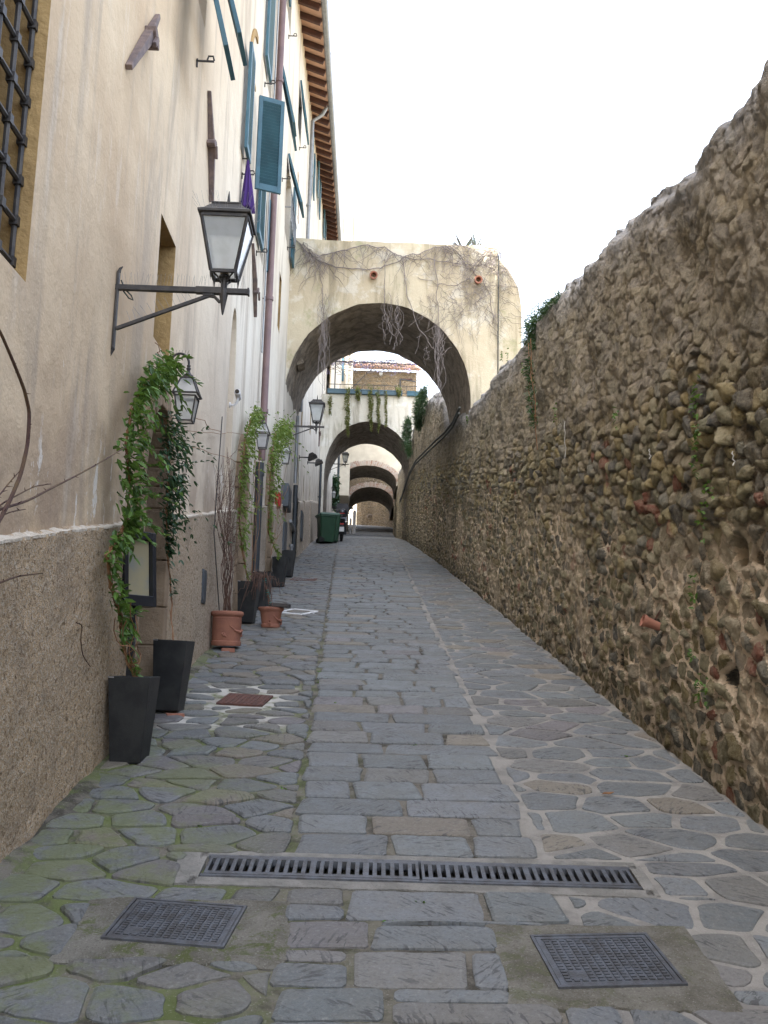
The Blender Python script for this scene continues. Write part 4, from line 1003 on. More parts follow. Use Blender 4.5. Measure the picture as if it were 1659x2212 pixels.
anchor(Wl(*c1(840, 88)), Wl(*c1(676, 362)), Wl(*c1(790, 205)), 'slanted iron anchor bar nearest on the upper plaster wall', .055)
anchor(Wl(*c1(1121, 490)), Wl(*c1(1130, 1092)), Wl(*c1(1122, 775)), 'long upright iron anchor bar on the wall above the nearest lantern')
cz = lambda x, y: (387.1+x/6.15, 387.1+y/6.15)
anchor(Wl(*cz(962, 850)), Wl(*cz(992, 1830)), Wl(*cz(985, 1480)), 'iron anchor bar half hidden behind the nearest lantern, beside the downpipe', .05)
anchor(Wl(*c9(1180, 520)), Wl(*c9(1168, 830)), Wl(*c9(1174, 640)), 'thin distant iron anchor bar behind the second bracket lantern', .05)
# closed purple parasol at the window
p0 = onY(*c2(592, 1385), 10.75); p1 = onY(*c2(590, 1830), 10.75); dx_ = max(0, XL+.10-p1.x)
T = thing('purple_cloth', (p0.x, 10.75, p0.z), 'purple cloth hanging in folds below the open teal shutter', 'cloth'); m = MB(); rings = []
for k in range(15):
    f = k/14; c = p0.lerp(p1, f); c.x += dx_; r0 = .015+.085*f; n = 40
    rings.append([(c.x+(r0*(1+.28*math.cos(7*a+f*2)))*math.cos(a)*.8, 10.75+(r0*(1+.28*math.cos(7*a+f*2)))*math.sin(a), c.z+(.05*math.sin(3*a) if k == 14 else 0)) for a in np.linspace(0, 2*PI, n+1)[:-1]])
m.loft(rings); m.build('folds', PURPLE, T, smooth=True)
m = MB(); m.bar((XL, 10.75, p0.z+.02), (p0.x+dx_, 10.75, p0.z+.02), .014); m.build('hook', IRON, T)

# ================================================================== planters
def tall_planter(label):
    T = thing('tall_planter', (0, 0, 0), label, 'planter', 'tall black tapered planters along the house wall'); m = MB()
    sq = lambda h, z: [(h, -h, z), (h, h, z), (-h, h, z), (-h, -h, z)]
    m.loft([sq(.092, 0), sq(.095, .01), sq(.128, .515), sq(.128, .52), sq(.113, .52), sq(.108, .48)], True, False); m.build('body', BLACKP, T, bevel=.003)
    m = MB(); m.add(sq(.110, .494), [(0,1,2,3)]); m.build('soil', SOIL, T)
    m = MB(); m.box((-.11, -.129, .515), (.035, .006, .008)); m.build('clip', CHROME, T)
    return T
P1 = tall_planter('tall black planter nearest the camera, full of leafy shoots'); spots = [(-1.365, 7.15, .0, 'tall black planter standing on a clay tile right of the first door'), (-1.35, 11.84, 0, 'tall black planter just behind the larger terracotta pot'), (-1.32, 13.28, 0, 'tall black planter at the foot of the dark downpipe'), (-1.34, 16.42, 0, 'tall black planter behind the leaning bare sapling'), (-1.33, 18.36, 0, 'tall black planter farthest up the alley')]
for (x, y, a, lab) in spots:
    c = copy_tree(P1); c.location = (x, y, rz(y)+.02); c.rotation_euler = (0, R(1.6) if y < 8 else R(2), R(-4)); c['label'] = lab
P1.location = (-1.352, 5.925, rz(5.83)+.006); P1.rotation_euler = (0, 0, R(-3))
m = MB(); m.box((-1.30, 7.06, rz(7.03)+.012), (.13, .10, .026), Matrix.Rotation(R(20), 3, 'Z')); tag(m.build('clay_tile', TERRA, None, bevel=.004), 'broken clay tile wedged under the second black planter', 'tile')
def clay_pot(name, c, prof, label, swag_r, swag_z):
    T = thing(name, c, label, 'flower pot'); m = MB(); m.lathe(prof, c, 40); m.build('body', TERRA, T, smooth='auto')
    m = MB(); rr = prof[-1][0]; m.lathe([(0, prof[-1][1]+.015), (rr, prof[-1][1]+.005)], c, 24); m.build('soil', SOIL, T)
    m = MB()
    for k in range(34):
        if k == 20: m.build('relief_garland', TERRA, T, smooth=True); m = MB()
        if k == 27: m.build('relief_fruit', TERRA, T, smooth=True); m = MB()
        if k < 20: f = k/19; a = -1.25+1.25*f+random.uniform(-.04, .04); z = swag_z + .05*(1-f)-.07*f*(1-f)*2+random.uniform(-.006, .006); r = .006+.012*f*random.uniform(.7, 1.1)
        elif k < 27: a = -1.62+random.uniform(-.14, .14); z = swag_z-.04+random.uniform(-.025, .03); r = random.uniform(.008, .014)
        else: a = .1+random.uniform(-.15, .15); z = swag_z-.03+random.uniform(-.04, .02); r = random.uniform(.009, .015)
        m.lathe([(0, -r), (r*.8, -r*.6), (r, 0), (r*.8, r*.6), (0, r)], (c[0]+swag_r*math.cos(a), c[1]+swag_r*math.sin(a), c[2]+z), 7)
    m.build('relief_fruit', TERRA, T, smooth=True); return T
cp = (-1.335, 9.93, rz(9.93)+.045)
clay_pot('terracotta_pot', cp, [(0,0),(.150,0),(.157,.02),(.157,.045),(.148,.052),(.150,.06),(.153,.28),(.156,.288),(.150,.295),(.152,.305),(.168,.318),(.174,.338),(.168,.358),(.155,.362),(.145,.35),(.143,.33)], 'larger straight-sided terracotta pot with garland relief, holding a bare vine', .155, .16)
m = MB(); m.box((-1.29, 9.79, rz(9.78)+.024), (.14, .06, .044), Matrix.Rotation(R(8), 3, 'Z')); tag(m.build('brick', TERRA, None, bevel=.006), 'worn red brick propping up the larger terracotta pot', 'brick')
cp2 = (-1.02, 11.58, rz(11.58)+.005)
clay_pot('terracotta_pot', cp2, [(0,0),(.112,0),(.118,.015),(.118,.04),(.110,.046),(.113,.06),(.134,.19),(.138,.197),(.150,.21),(.160,.225),(.160,.245),(.150,.25),(.138,.24),(.135,.22)], 'smaller flared terracotta pot with swag relief and slate block on its rim', .128, .10)
m = MB(); m.box((-.90, 11.52, cp2[2]+.276), (.22, .16, .045), Matrix.Rotation(R(-12), 3, 'Z') @ Matrix.Rotation(R(3), 3, 'Y')); tag(m.build('slate_block', SLATE, None, bevel=.006), 'dark slate block lying on the rim of the smaller terracotta pot', 'block')

# ================================================================== plants
def wander(a, b, n, amp, rnd):
    a, b = Vector(a), Vector(b); pts = []; ph = [rnd.uniform(0, 9) for _ in range(3)]
    for k in range(n+1):
        f = k/n; p = a.lerp(b, f); e = amp*math.sin(PI*min(1, f*1.3)*.77) if amp else 0
        p += Vector((mnoise.noise((f*3+ph[0], 0, 0)), mnoise.noise((0, f*3+ph[1], 0)), mnoise.noise((0, 0, f*3+ph[2]))))*e*2
        pts.append(p)
    return pts
def polypts(pts, per):
    out = []
    for i in range(len(pts)-1):
        for k in range(per): out.append(Vector(pts[i]).lerp(Vector(pts[i+1]), k/per))
    return out + [Vector(pts[-1])]
def climber(path, radii, dens, mat, stemmat, label, name='climbing_jasmine', leafL=.055, seed=1, stems=3, cat='climbing plant', group=None, extra=None, outb=.03, droop=.35):
    rnd = random.Random(seed); random.seed(seed*7+1)
    T = thing(name, path[0], label, cat, group); m = MB()
    for s_ in range(stems):
        pts = polypts(path, 6); pts = [p+Vector((rnd.uniform(0, .02), rnd.uniform(-.02, .02), 0))+Vector((.0, .03*mnoise.noise((i*.4, s_, 0)), 0)) for i, p in enumerate(pts)]
        m.tube(pts, [.006*(1-.6*i/len(pts)) for i in range(len(pts))], 4)
    for e_ in (extra or []): m.tube(e_, .0035, 4)
    m.build('stems', stemmat, T); m = MB(); n = len(path)-1; tot = 0
    for i in range(n):
        L = (Vector(path[i+1])-Vector(path[i])).length; cnt = int(.8*dens*L*(radii[i]+radii[i+1])*5)
        for _ in range(cnt):
            f = rnd.random(); p = Vector(path[i]).lerp(Vector(path[i+1]), f); r = radii[i]+(radii[i+1]-radii[i])*f
            r *= .85+1.3*mnoise.noise((p.y*4, p.z*3.2, seed)); r = max(r, .015)
            p += Vector((rnd.uniform(-.3, 1)*(r*.5+outb), rnd.gauss(0, .5)*r, rnd.gauss(0, .4)*r))
            d = Vector((rnd.uniform(.1, 1), rnd.uniform(-1, .7), rnd.uniform(-.9, .5)))
            l = leafL*rnd.uniform(.55, 1.25); m.leaf(p, d, l, l*.5, droop)
    P_ = polypts(path, 5)
    for k in range(int(len(P_)*.9)):
        i = rnd.randint(3, len(P_)-1); r = float(np.interp(i/len(P_), np.linspace(0, 1, len(radii)), radii))
        if r < .07: continue
        d = Vector((rnd.uniform(.1, .7), rnd.uniform(-1, 1), rnd.uniform(-.9, .6))).normalized(); L = r*rnd.uniform(1.1, 2.3); q0 = P_[i]+Vector((.03, 0, 0)); sh = [q0+d*L*f+Vector((0, 0, -.35*L*f*f)) for f in np.linspace(.2, 1, 7)]
        for q in sh:
            for _ in range(2):
                l = leafL*rnd.uniform(.45, .95); m.leaf(q, d+Vector((rnd.uniform(-.6, .6), rnd.uniform(-.8, .8), rnd.uniform(-.7, .4))), l, l*.5, droop)
    for e_ in (extra or []):
        for p in e_[::2]:
            if rnd.random() < .35:
                l = leafL*rnd.uniform(.5, .9); m.leaf(p, (rnd.uniform(0, 1), rnd.uniform(-1, 1), rnd.uniform(-1, .4)), l, l*.5)
    m.build('leaves', mat, T); return T
WX = -1.47
def px(l, X=WX): return [tuple(onX(a, b, X)) for a, b in l]
rr_ = random.Random(3)
pot1top = (-1.35, 5.925, rz(5.83)+.50)
climber([pot1top] + px([(262, 1400), (258, 1330), (236, 1270), (228, 1200), (258, 1150), (274, 1110), (276, 1040), (268, 960), (280, 890), (302, 840), (332, 800), (366, 782)], -1.44),
        [.02, .04, .09, .04, .05, .09, .13, .15, .12, .13, .13, .14, .09], 330, LEAFB, ORTWIG, 'bright green jasmine climbing from the nearest planter round the first door', seed=2, stems=4, leafL=.07,
        extra=[wander(pot1top, onX(x_, y_, -1.36), 10, .06, rr_) for x_, y_ in ((245, 1330), (280, 1300), (295, 1360), (270, 1340), (300, 1330))])
climber([(-1.365, 7.15, rz(7.15)+.5)] + px([(366, 1290), (360, 1200), (356, 1120), (360, 1050), (360, 990), (358, 940), (354, 905)], -1.45),
        [.0, .0, .03, .18, .24, .25, .23, .14], 400, LEAFD, ORTWIG, 'dark green jasmine hanging down right of the first door', seed=3, stems=2, leafL=.055,
        extra=[wander(onX(392, 960, -1.47), onX(520, 1000, -1.5), 14, .05, rr_), wander(onX(400, 930, -1.47), onX(525, 938, -1.5), 12, .04, rr_), wander(onX(395, 870, -1.47), onX(470, 935, -1.5), 9, .06, rr_), wander(onX(335, 740, -1.5), onX(352, 780, -1.5), 5, .03, rr_)])
climber([(-1.35, 11.84, rz(11.84)+.5)] + px([(520, 1180), (515, 1120), (515, 1060), (522, 1000), (528, 950), (540, 905), (552, 890)], -1.44),
        [.03, .05, .16, .19, .20, .18, .20, .15], 210, LEAFY, ORTWIG, 'yellow green jasmine climbing left of the dark downpipe at the second door', seed=4, stems=4, leafL=.06,
        extra=[wander(onX(545+rr_.uniform(-6, 6), 1250, -1.42), onX(555+rr_.uniform(-14, 14), 800+rr_.uniform(0, 200), -1.44), 14, .09, rr_) for _ in range(5)])
climber([(-1.34, 16.42, rz(16.42)+.5)] + px([(578, 1150), (580, 1090), (582, 1030), (587, 975), (595, 935), (612, 930)], -1.42),
        [.03, .05, .16, .22, .30, .36, .20], 170, LEAFY, ORTWIG, 'bushy yellow green jasmine crowning the third door', seed=5, stems=4, leafL=.07,
        extra=[wander(onX(585, 1200, -1.42), onX(608+rr_.uniform(-10, 15), 960+rr_.uniform(0, 150), -1.42), 12, .12, rr_) for _ in range(4)])
def twigs(m, base, top, n, spread, r, rnd, sub=4):
    for k in range(n):
        b = Vector(base)+Vector((rnd.uniform(-.05, .05), rnd.uniform(-.05, .05), 0)); t = Vector(top)+Vector((rnd.uniform(-.4, 1)*spread, rnd.uniform(-1, 1)*spread, rnd.uniform(-.5, .4)*spread*2)); pts = wander(b, t, 12, .07, rnd)
        m.tube(pts, [r*(1-.7*i/12) for i in range(13)], 4)
        for _ in range(sub):
            i = rnd.randint(4, 11); p = pts[i]; q = p+Vector((rnd.uniform(-.05, .14), rnd.uniform(-.16, .16), rnd.uniform(-.02, .3))); m.tube(wander(p, q, 5, .03, rnd), [r*.45, r*.4, r*.35, r*.3, r*.25, r*.2], 3)
T = thing('bare_vine', (cp[0], cp[1], cp[2]+.33), 'leafless reddish vine rising from the larger terracotta pot', 'plant'); m = MB(); rnd = random.Random(8)
twigs(m, (cp[0], cp[1], cp[2]+.33), onX(475, 1000, -1.42), 17, .22, .0055, rnd, 9); m.build('stems', TWIG, T)
m = MB(); m.tube([(cp[0]-.08, cp[1], cp[2]+.3), onX(462, 1150, -1.45), onX(480, 900, -1.46)], .006, 6); m.build('stake', IRON, T)
T = thing('weeping_sapling', (cp2[0], cp2[1], cp2[2]+.22), 'small bare weeping sapling tied with turquoise string, leaning in the flared pot', 'plant'); m = MB(); rnd = random.Random(9)
cr = Vector((-1.13, 11.58, cp2[2]+.62)); b0 = Vector((cp2[0], cp2[1], cp2[2]+.22)); m.tube(wander(b0, cr, 8, .015, rnd), .011, 6)
for d in (.02, -.015): m.tube([b0+Vector((d, .02, 0)), b0.lerp(cr, .75)+Vector((d*.5, .01, 0))], .005, 5)
for k in range(26):
    a = rnd.uniform(0, 2*PI); L = rnd.uniform(.12, .34); h = rnd.uniform(.03, .10); pts = [cr+Vector((L*f*math.cos(a), L*f*math.sin(a), h*math.sin(PI*f)*1.3-f*f*rnd.uniform(.02, .45))) for f in np.linspace(0, 1, 9)]
    m.tube(pts, [.006*(1-.6*f) for f in np.linspace(0, 1, 9)], 4)
m.build('branches', TWIG, T); m = MB()
for f in (.3, .42, .5, .85, .12):
    p = b0.lerp(cr, f); m.tube([p+Vector((.017*math.cos(t), .017*math.sin(t), .004*t)) for t in np.linspace(0, 12, 22)], .0032, 4)
m.build('string_tie', GREENTIE, T)
# thorny rose canes at the left edge
T = thing('rose_bush', (-1.36, 2.9, rz(2.9)), 'dark thorny rose canes arching in at the left edge', 'plant'); m = MB(); rnd = random.Random(12)
def cane(pp, X, r):
    pts = polypts([tuple(onX(a, b, X)) for a, b in pp], 5)
    for _ in range(2): pts = [pts[0]]+[(pts[i-1]+pts[i]*2+pts[i+1])/4 for i in range(1, len(pts)-1)]+[pts[-1]]
    m.tube(pts, [r*(1-.45*i/len(pts)) for i in range(len(pts))], 6)
    for i in range(2, len(pts)-1, 2):
        q = pts[i]+Vector((rnd.uniform(-.01, .02), rnd.uniform(-.03, .03), rnd.uniform(-.005, .015))); m.tube([pts[i], q], [.003, .0006], 4)
    return pts
cane([(-60, 1210), (-20, 1150), (0, 1122), (22, 1080), (45, 1025), (60, 960), (64, 890), (52, 840), (30, 785), (0, 715), (-30, 670)], -1.34, .010)
cane([(-30, 1115), (0, 1100), (60, 1082), (110, 1055), (160, 1030), (215, 1000), (272, 965)], -1.36, .006)
cane([(-30, 1130), (0, 1090), (40, 1068), (75, 1050), (110, 1045)], -1.38, .004); cane([(-20, 1090), (0, 1068), (22, 1040), (45, 1015)], -1.36, .004); cane([(-20, 1128), (20, 1106), (55, 1100)], -1.38, .003)
cane([(-30, 1275), (0, 1258), (40, 1244), (92, 1238)], -1.42, .005); cane([(165, 1345), (178, 1350), (174, 1380), (178, 1415), (195, 1440)], -1.47, .004)
p = onX(-60, 1210, -1.34); m.tube([(-1.36, 2.9, rz(2.9)), (-1.35, 2.95, (p.z+rz(2.9))/2), tuple(p)], .012, 6); p = onX(-30, 1275, -1.42); m.tube([(-1.36, 2.9, rz(2.9)+.6), tuple(p)], .006, 5)
m.build('canes', THORN, T)
# bare creeper on the first arch
T = thing('bare_creeper', (1.2, 18.55, 10.4), 'leafless grey creeper sprawling over the nearest arch and dangling into its opening', 'creeper'); m = MB(); rnd = random.Random(21)
YF = 18.575
def fp(a, b, dy=0.): p = onY(a, b, YF-dy); return Vector(p)
def run(pp, r, amp=.05, n=6, dy=.0):
    pts = polypts([fp(a, b, dy) for a, b in pp], n); pts = [p+Vector((amp*mnoise.noise((i*.35, rnd.random()*.2, pp[0][0])), -abs(.02*mnoise.noise((i*.5, 3, 1)))-.005, amp*mnoise.noise((i*.35, 9, pp[0][1])))) for i, p in enumerate(pts)]
    m.tube(pts, [r*(1-.5*i/len(pts)) for i in range(len(pts))], 4); return pts
allp = []
mains = [[(640, 520), (665, 545), (690, 553), (730, 545), (780, 530), (830, 535), (860, 553), (900, 550), (940, 535), (990, 530), (1040, 540), (1080, 548)],
         [(655, 525), (680, 560), (720, 575), (770, 582), (820, 580), (870, 560), (930, 560), (990, 570), (1050, 575), (1075, 590)],
         [(960, 532), (990, 545), (1010, 580), (1040, 600), (1060, 640), (1065, 700)], [(1060, 540), (1040, 560), (1015, 600), (980, 620), (940, 610), (900, 600)],
         [(690, 560), (695, 620), (698, 680), (700, 740), (697, 790), (696, 850)], [(830, 560), (832, 620), (830, 660), (838, 700), (855, 735), (850, 755)], [(870, 560), (880, 640), (900, 700), (930, 745), (950, 770), (975, 750)],
         [(940, 560), (945, 640), (948, 700), (946, 780), (950, 830), (945, 880)]]
for k, pp in enumerate(mains): allp += run(pp, .012 if k < 4 else .010, .06, 7, .0 if k < 5 else .02)
for k in range(160):                   # fine twigs near the top, denser to the right
    b = rnd.choice(allp[:90]); L = rnd.uniform(.2, .9); a = rnd.uniform(-2.6, -.4); pts = [b+Vector((L*f*math.cos(a)+.08*mnoise.noise((f*4, k, 0)), -.01-.03*rnd.random(), L*f*math.sin(a)+.08*mnoise.noise((k, f*4, 0)))) for f in np.linspace(0, 1, 8)]
    m.tube(pts, [.0065*(1-.6*f) for f in np.linspace(0, 1, 8)], 3)
for k in range(220):
    x = 1.6+1.55*rnd.random()**.7; z = 10.45-rnd.random()**1.7*1.5; b = Vector((x, YF-.02, z)) if x < 2.85 else Vector((x, 18.97, min(z, 10.45-(x-2.85)*1.1)))
    L = rnd.uniform(.25, .8); a = rnd.uniform(-PI, .3); pts = [b+Vector((L*f*math.cos(a)+.12*mnoise.noise((f*4, k, 7)), -.05*rnd.random(), L*f*math.sin(a)+.12*mnoise.noise((k, f*4, 7)))) for f in np.linspace(0, 1, 7)]
    m.tube(pts, [.005*(1-.6*f) for f in np.linspace(0, 1, 7)], 3)
for (cx_, y0_, y1_, nn) in ((698, 640, 860, 16), (835, 650, 750, 9), (858, 650, 760, 9), (950, 700, 880, 14), (930, 740, 800, 5)):      # dangling bundles
    for k in range(nn):
        ya = y0_+rnd.uniform(-20, 30); yb = y1_-rnd.uniform(0, (y1_-y0_)*.6); x0_ = cx_+rnd.uniform(-10, 10); pts = [fp(x0_+rnd.uniform(-4, 4)+14*mnoise.noise((f*3.3, k*1.7, cx_)), ya+(yb-ya)*f, .03+.05*rnd.random()) for f in np.linspace(0, 1, 12)]
        m.tube(pts, .0034, 3)
for k in range(70):
    b = fp(rnd.uniform(900, 1075), rnd.uniform(600, 720)); L = rnd.uniform(.2, .6); a = rnd.uniform(-2.6, -.5); m.tube([b+Vector((L*f*math.cos(a)+.1*mnoise.noise((f*4, k, 2)), 0, L*f*math.sin(a))) for f in np.linspace(0, 1, 7)], .0035, 3)
m.build('stems', GREYTWIG, T)
# agave on the first arch
T = thing('agave', (2.3, 18.95, 10.5), 'spiky blue green agave growing on top of the nearest arch', 'plant'); m = MB(); rnd = random.Random(4)
for (cx_, n, s_) in ((2.15, 24, 1.), (2.42, 26, .85)):
    for k in range(n):
        a = rnd.uniform(0, 2*PI); el = rnd.uniform(.35, 1.4); L = rnd.uniform(.34, .52)*s_; d = Vector((math.cos(a)*math.cos(el), math.sin(a)*math.cos(el), math.sin(el))); sd_ = d.cross(Vector((0,0,1))).normalized(); b = Vector((cx_, 18.95, 10.5)); nrm = sd_.cross(d)
        m.loft([[tuple(b+d*L*f+nrm*(.25*L*f*f)*-1+sd_*w), tuple(b+d*L*f-nrm*(.25*L*f*f)-nrm*w*.5), tuple(b+d*L*f-nrm*(.25*L*f*f)-sd_*w)] for f, w in ((0, .022), (.4, .026), (.8, .013), (1, .002))])
m.build('leaves', AGAVEM, T)
# plants hanging from the rubble wall
def clump(name, pts, rad, cnt, mat, label, L=.10, w=.018, cat='plant', group=None, seed=1, down=.6, extra=None):
    rnd = random.Random(seed); random.seed(seed+50); T = thing(name, pts[0], label, cat, group); m = MB(); s_ = MB()
    P = polypts(pts, 6); s_.tube(P, .006, 4)
    for e_ in (extra or []): s_.tube(e_, .005, 4)
    s_.build('stems', ORTWIG, T)
    for k in range(cnt):
        f = rnd.random()*(len(P)-1); i = min(int(f), len(P)-2); p = P[i].lerp(P[i+1], f-i); r = np.interp(f/(len(P)-1), np.linspace(0, 1, len(rad)), rad)*(.7+.7*abs(mnoise.noise((p.y*4, p.z*4, seed))))
        p = p+Vector((rnd.uniform(-1, .3)*r*.7, rnd.gauss(0, .55)*r, rnd.gauss(0, .45)*r)); l = L*rnd.uniform(.6, 1.2)
        d = Vector((rnd.uniform(-.9, .2), rnd.uniform(-.8, .8), rnd.uniform(-down, 1-down))); m.leaf(p, d, l, w*rnd.uniform(.7, 1.3), .1)
    m.build('leaves', mat, T); return T
def wx(y): return float(np.interp(y, XRY, XRX))
clump('hanging_succulent', [tuple(onX(a_, b_, 2.27)) for a_, b_ in ((1218, 640), (1195, 662), (1172, 682), (1160, 700), (1150, 722), (1168, 745))], [.06, .10, .15, .18, .16, .10], 800, LEAFR, 'green hanging succulent draped over the top of the rubble wall', .11, .018, seed=3, extra=[wander((2.05, 10.85, 5.6), (2.08, 10.7, 4.55), 12, .05, random.Random(2)), wander((2.05, 10.7, 5.6), (2.1, 10.6, 4.2), 12, .05, random.Random(5))])
clump('hanging_succulent', [(2.07, 10.8, 5.4), (2.09, 10.75, 5.1), (2.1, 10.7, 4.75), (2.12, 10.65, 4.5)], [.05, .09, .08, .03], 260, LEAFR, 'thin green strand trailing down the rubble wall below the succulent', .09, .018, seed=6)
def hangc(cx_, cy0, cy1, X): return [tuple(onX(*c5(cx_[k], cy0+(cy1-cy0)*k/(len(cx_)-1)), X)) for k in range(len(cx_))]
clump('rosemary', hangc([1350, 1330, 1300, 1290, 1285], 580, 960, 2.02), [.2, .34, .42, .34, .18], 2600, LEAFR, 'larger dark rosemary hanging over the wall behind the nearest arch', .17, .02, seed=7, down=.5)
clump('rosemary', hangc([1180, 1175, 1170, 1180, 1190], 890, 1240, 1.95), [.16, .40, .42, .3, .12], 2000, LEAFR, 'lower rosemary hanging beside the mouth of the second arch', .17, .022, seed=8, down=.5)
clump('rosemary', hangc([1000, 985], 1320, 1390, 2.3), [.5, .3], 400, LEAFR, 'small dark shrub on the wall just before the third arch', .25, .05, seed=9, down=.5)
# planters and trailing plants on the second arch
def trough(x0, x1, mat, label):
    T = thing('flower_trough', ((x0+x1)/2, 36.95, 12.51), label, 'planter', 'long troughs on the second arch'); m = MB(); m.ab(x0, x1, 36.86, 37.1, 12.505, 12.68); m.ab(x0-.01, x1+.01, 36.845, 37.115, 12.66, 12.70); m.build('box', mat, T, bevel=.006); m = MB(); m.ab(x0+.02, x1-.02, 36.9, 37.06, 12.69, 12.712); m.build('soil', SOIL, T)
trough(-1.34, .05, BLUEP, 'blue grey flower trough at the left end of the second arch'); trough(.07, 1.0, BLUEP, 'blue grey flower trough over the crown of the second arch'); trough(1.02, 1.75, BLUEP, 'blue grey flower trough between the crown and the green trough'); trough(1.95, 2.6, TEAL, 'green flower trough at the right end of the second arch')
for k, (cx_, a, b, w, cnt, lab) in enumerate(((375, 640, 825, .07, 160, 'short trailing plant at far left, growing from the plaster of the second arch'), (555, 565, 1040, .13, 620, 'longest trailing plant, left of the crown of the second arch'), (660, 565, 675, .13, 240, 'short bushy trailing plant left of the crown trough'), (790, 565, 1000, .12, 520, 'trailing plant hanging right over the crown of the second arch'), (866, 570, 1000, .09, 420, 'trailing plant with a bent tip just right of the crown'), (940, 590, 945, .05, 200, 'thin sparse trailing plant right of the others'), (1075, 575, 640, .12, 220, 'low bushy plant nearest the green trough'))):
    clump('trailing_plant', [tuple(onY(*c5(cx_+8*math.sin(q*2.1+k), a+(b-a)*q/6), 36.82)) for q in range(7)], [w*2.2, w*1.5, w*2.0, w*1.1, w*1.8, w*.8, w*.7], int(cnt*1.1), LEAFO, lab, .11, .04, 'trailing plant', 'trailing plants on the second arch', 20+k)
# terrace rail, pergola frame and wisteria
T = thing('terrace_railing', (.5, 40.5, 12.5), 'thin dark iron terrace railing behind the flower troughs', 'railing'); m = MB()
zr = onY(*c5(800, 535), 40.5).z
for z in (zr, zr-.35): m.bar((-1.4, 40.5, z), (2.6, 40.5, z+.02), .025)
for k in range(9): m.bar((-1.4+k*.5, 40.5, 12.45), (-1.4+k*.5, 40.5, zr), .022)
m.build('rails', IRON, T)
T = thing('pergola', (.5, 40.8, 12.5), 'slim iron pergola frame over the terrace', 'pergola'); m = MB(); zp = onY(*c5(700, 300), 40.8).z
m.bar((-1.15, 40.8, 12.45), (-1.15, 40.8, zp), .05); q = onY(*c5(1075, 470), 40.8); m.bar((q.x, 40.8, 12.45), (q.x, 40.8, q.z), .07); m.bar((q.x, 40.8, q.z), (q.x+.7, 40.8, q.z-.1), .05); m.bar((-1.4, 40.8, zp), (2.7, 40.8, zp-.02), .05); m.bar((-1.15, 40.8, 13.1), (.7, 40.8, zp-.1), .03); m.build('frame', IRON, T)
T = thing('wisteria', (0, 40.8, zp), 'tangled bare wisteria with a few purple flowers over the pergola', 'climbing plant'); m = MB(); b_ = MB(); rnd = random.Random(31)
for k in range(150):
    x = rnd.uniform(-1.5, 2.5); z = zp+rnd.gauss(.05, .16)-(.0 if rnd.random() < .6 else rnd.random()*.5); L = rnd.uniform(.3, 1.1); a = rnd.choice([0, PI])+rnd.gauss(0, .5); p = Vector((x, 40.8+rnd.uniform(-.2, .4), z))
    m.tube([p+Vector((L*f*math.cos(a)+.08*mnoise.noise((f*3, k, 0)), 0, L*f*math.sin(a)*.5+.16*mnoise.noise((k, f*3, 1)))) for f in np.linspace(0, 1, 7)], .012, 3)
    if rnd.random() < .5:
        for _ in range(10): b_.leaf(p+Vector((rnd.uniform(-.09, .09), 0, rnd.uniform(-.05, .16))), (rnd.uniform(-1, 1), rnd.uniform(-1, 0), rnd.uniform(-1, .3)), .06, .05)
m.build('branches', GREYTWIG, T); b_.build('blossom', simple('pale_purple_blossom', (.36,.30,.52), (.28,.24,.42), 9, .8), T)
# ivy on the far left wall
clump('wall_ivy', [tuple(onY(*c5(440, 1480+60*k), 48)) for k in range(6)], [.4, .45, .4, .4, .4, .4], 900, LEAFD, 'dark ivy covering the house wall beyond the second arch', .16, .11, 'ivy', None, 44, .6)
# weeds
m = MB(); rnd = random.Random(77); random.seed(5)
sp = [(692, 1452), (640, 1580), (895, 1612), (720, 1520), (1005, 1655), (430, 1785), (615, 1705), (640, 1630), (845, 1990), (690, 1475), (1350, 1635), (940, 1390), (1060, 1362), (655, 1600), (905, 1950)]
for a, b in sp:
    p = onR(a, b)
    for k in range(9): m.leaf(p+Vector((rnd.uniform(-.02, .02), rnd.uniform(-.02, .02), 0)), (rnd.uniform(-1, 1), rnd.uniform(-1, 1), rnd.uniform(.2, 1)), rnd.uniform(.012, .028), .012)
tag(m.build('joint_weeds', LEAFB), 'tiny green weeds sprouting in the paving joints', 'weeds', kind='stuff')
m = MB()
for a, b in ((1500, 880), (1510, 845), (1505, 930), (1505, 1010), (1530, 1060), (1515, 1120), (1500, 1270), (1495, 1410), (1512, 1490), (1525, 1500), (1330, 905), (1200, 890), (1505, 965), (1130, 800), (1010, 905), (1085, 770), (1098, 765)):
    p = onX(a, b, 2.13)
    for k in range(16): m.leaf(p+Vector((0, rnd.gauss(0, .04), rnd.gauss(0, .05))), (rnd.uniform(-1, 0), rnd.uniform(-1, 1), rnd.uniform(-.8, .8)), rnd.uniform(.02, .05), .022)
tag(m.build('wall_weeds', LEAFB), 'small green weeds rooted in the rubble wall', 'weeds', kind='stuff')

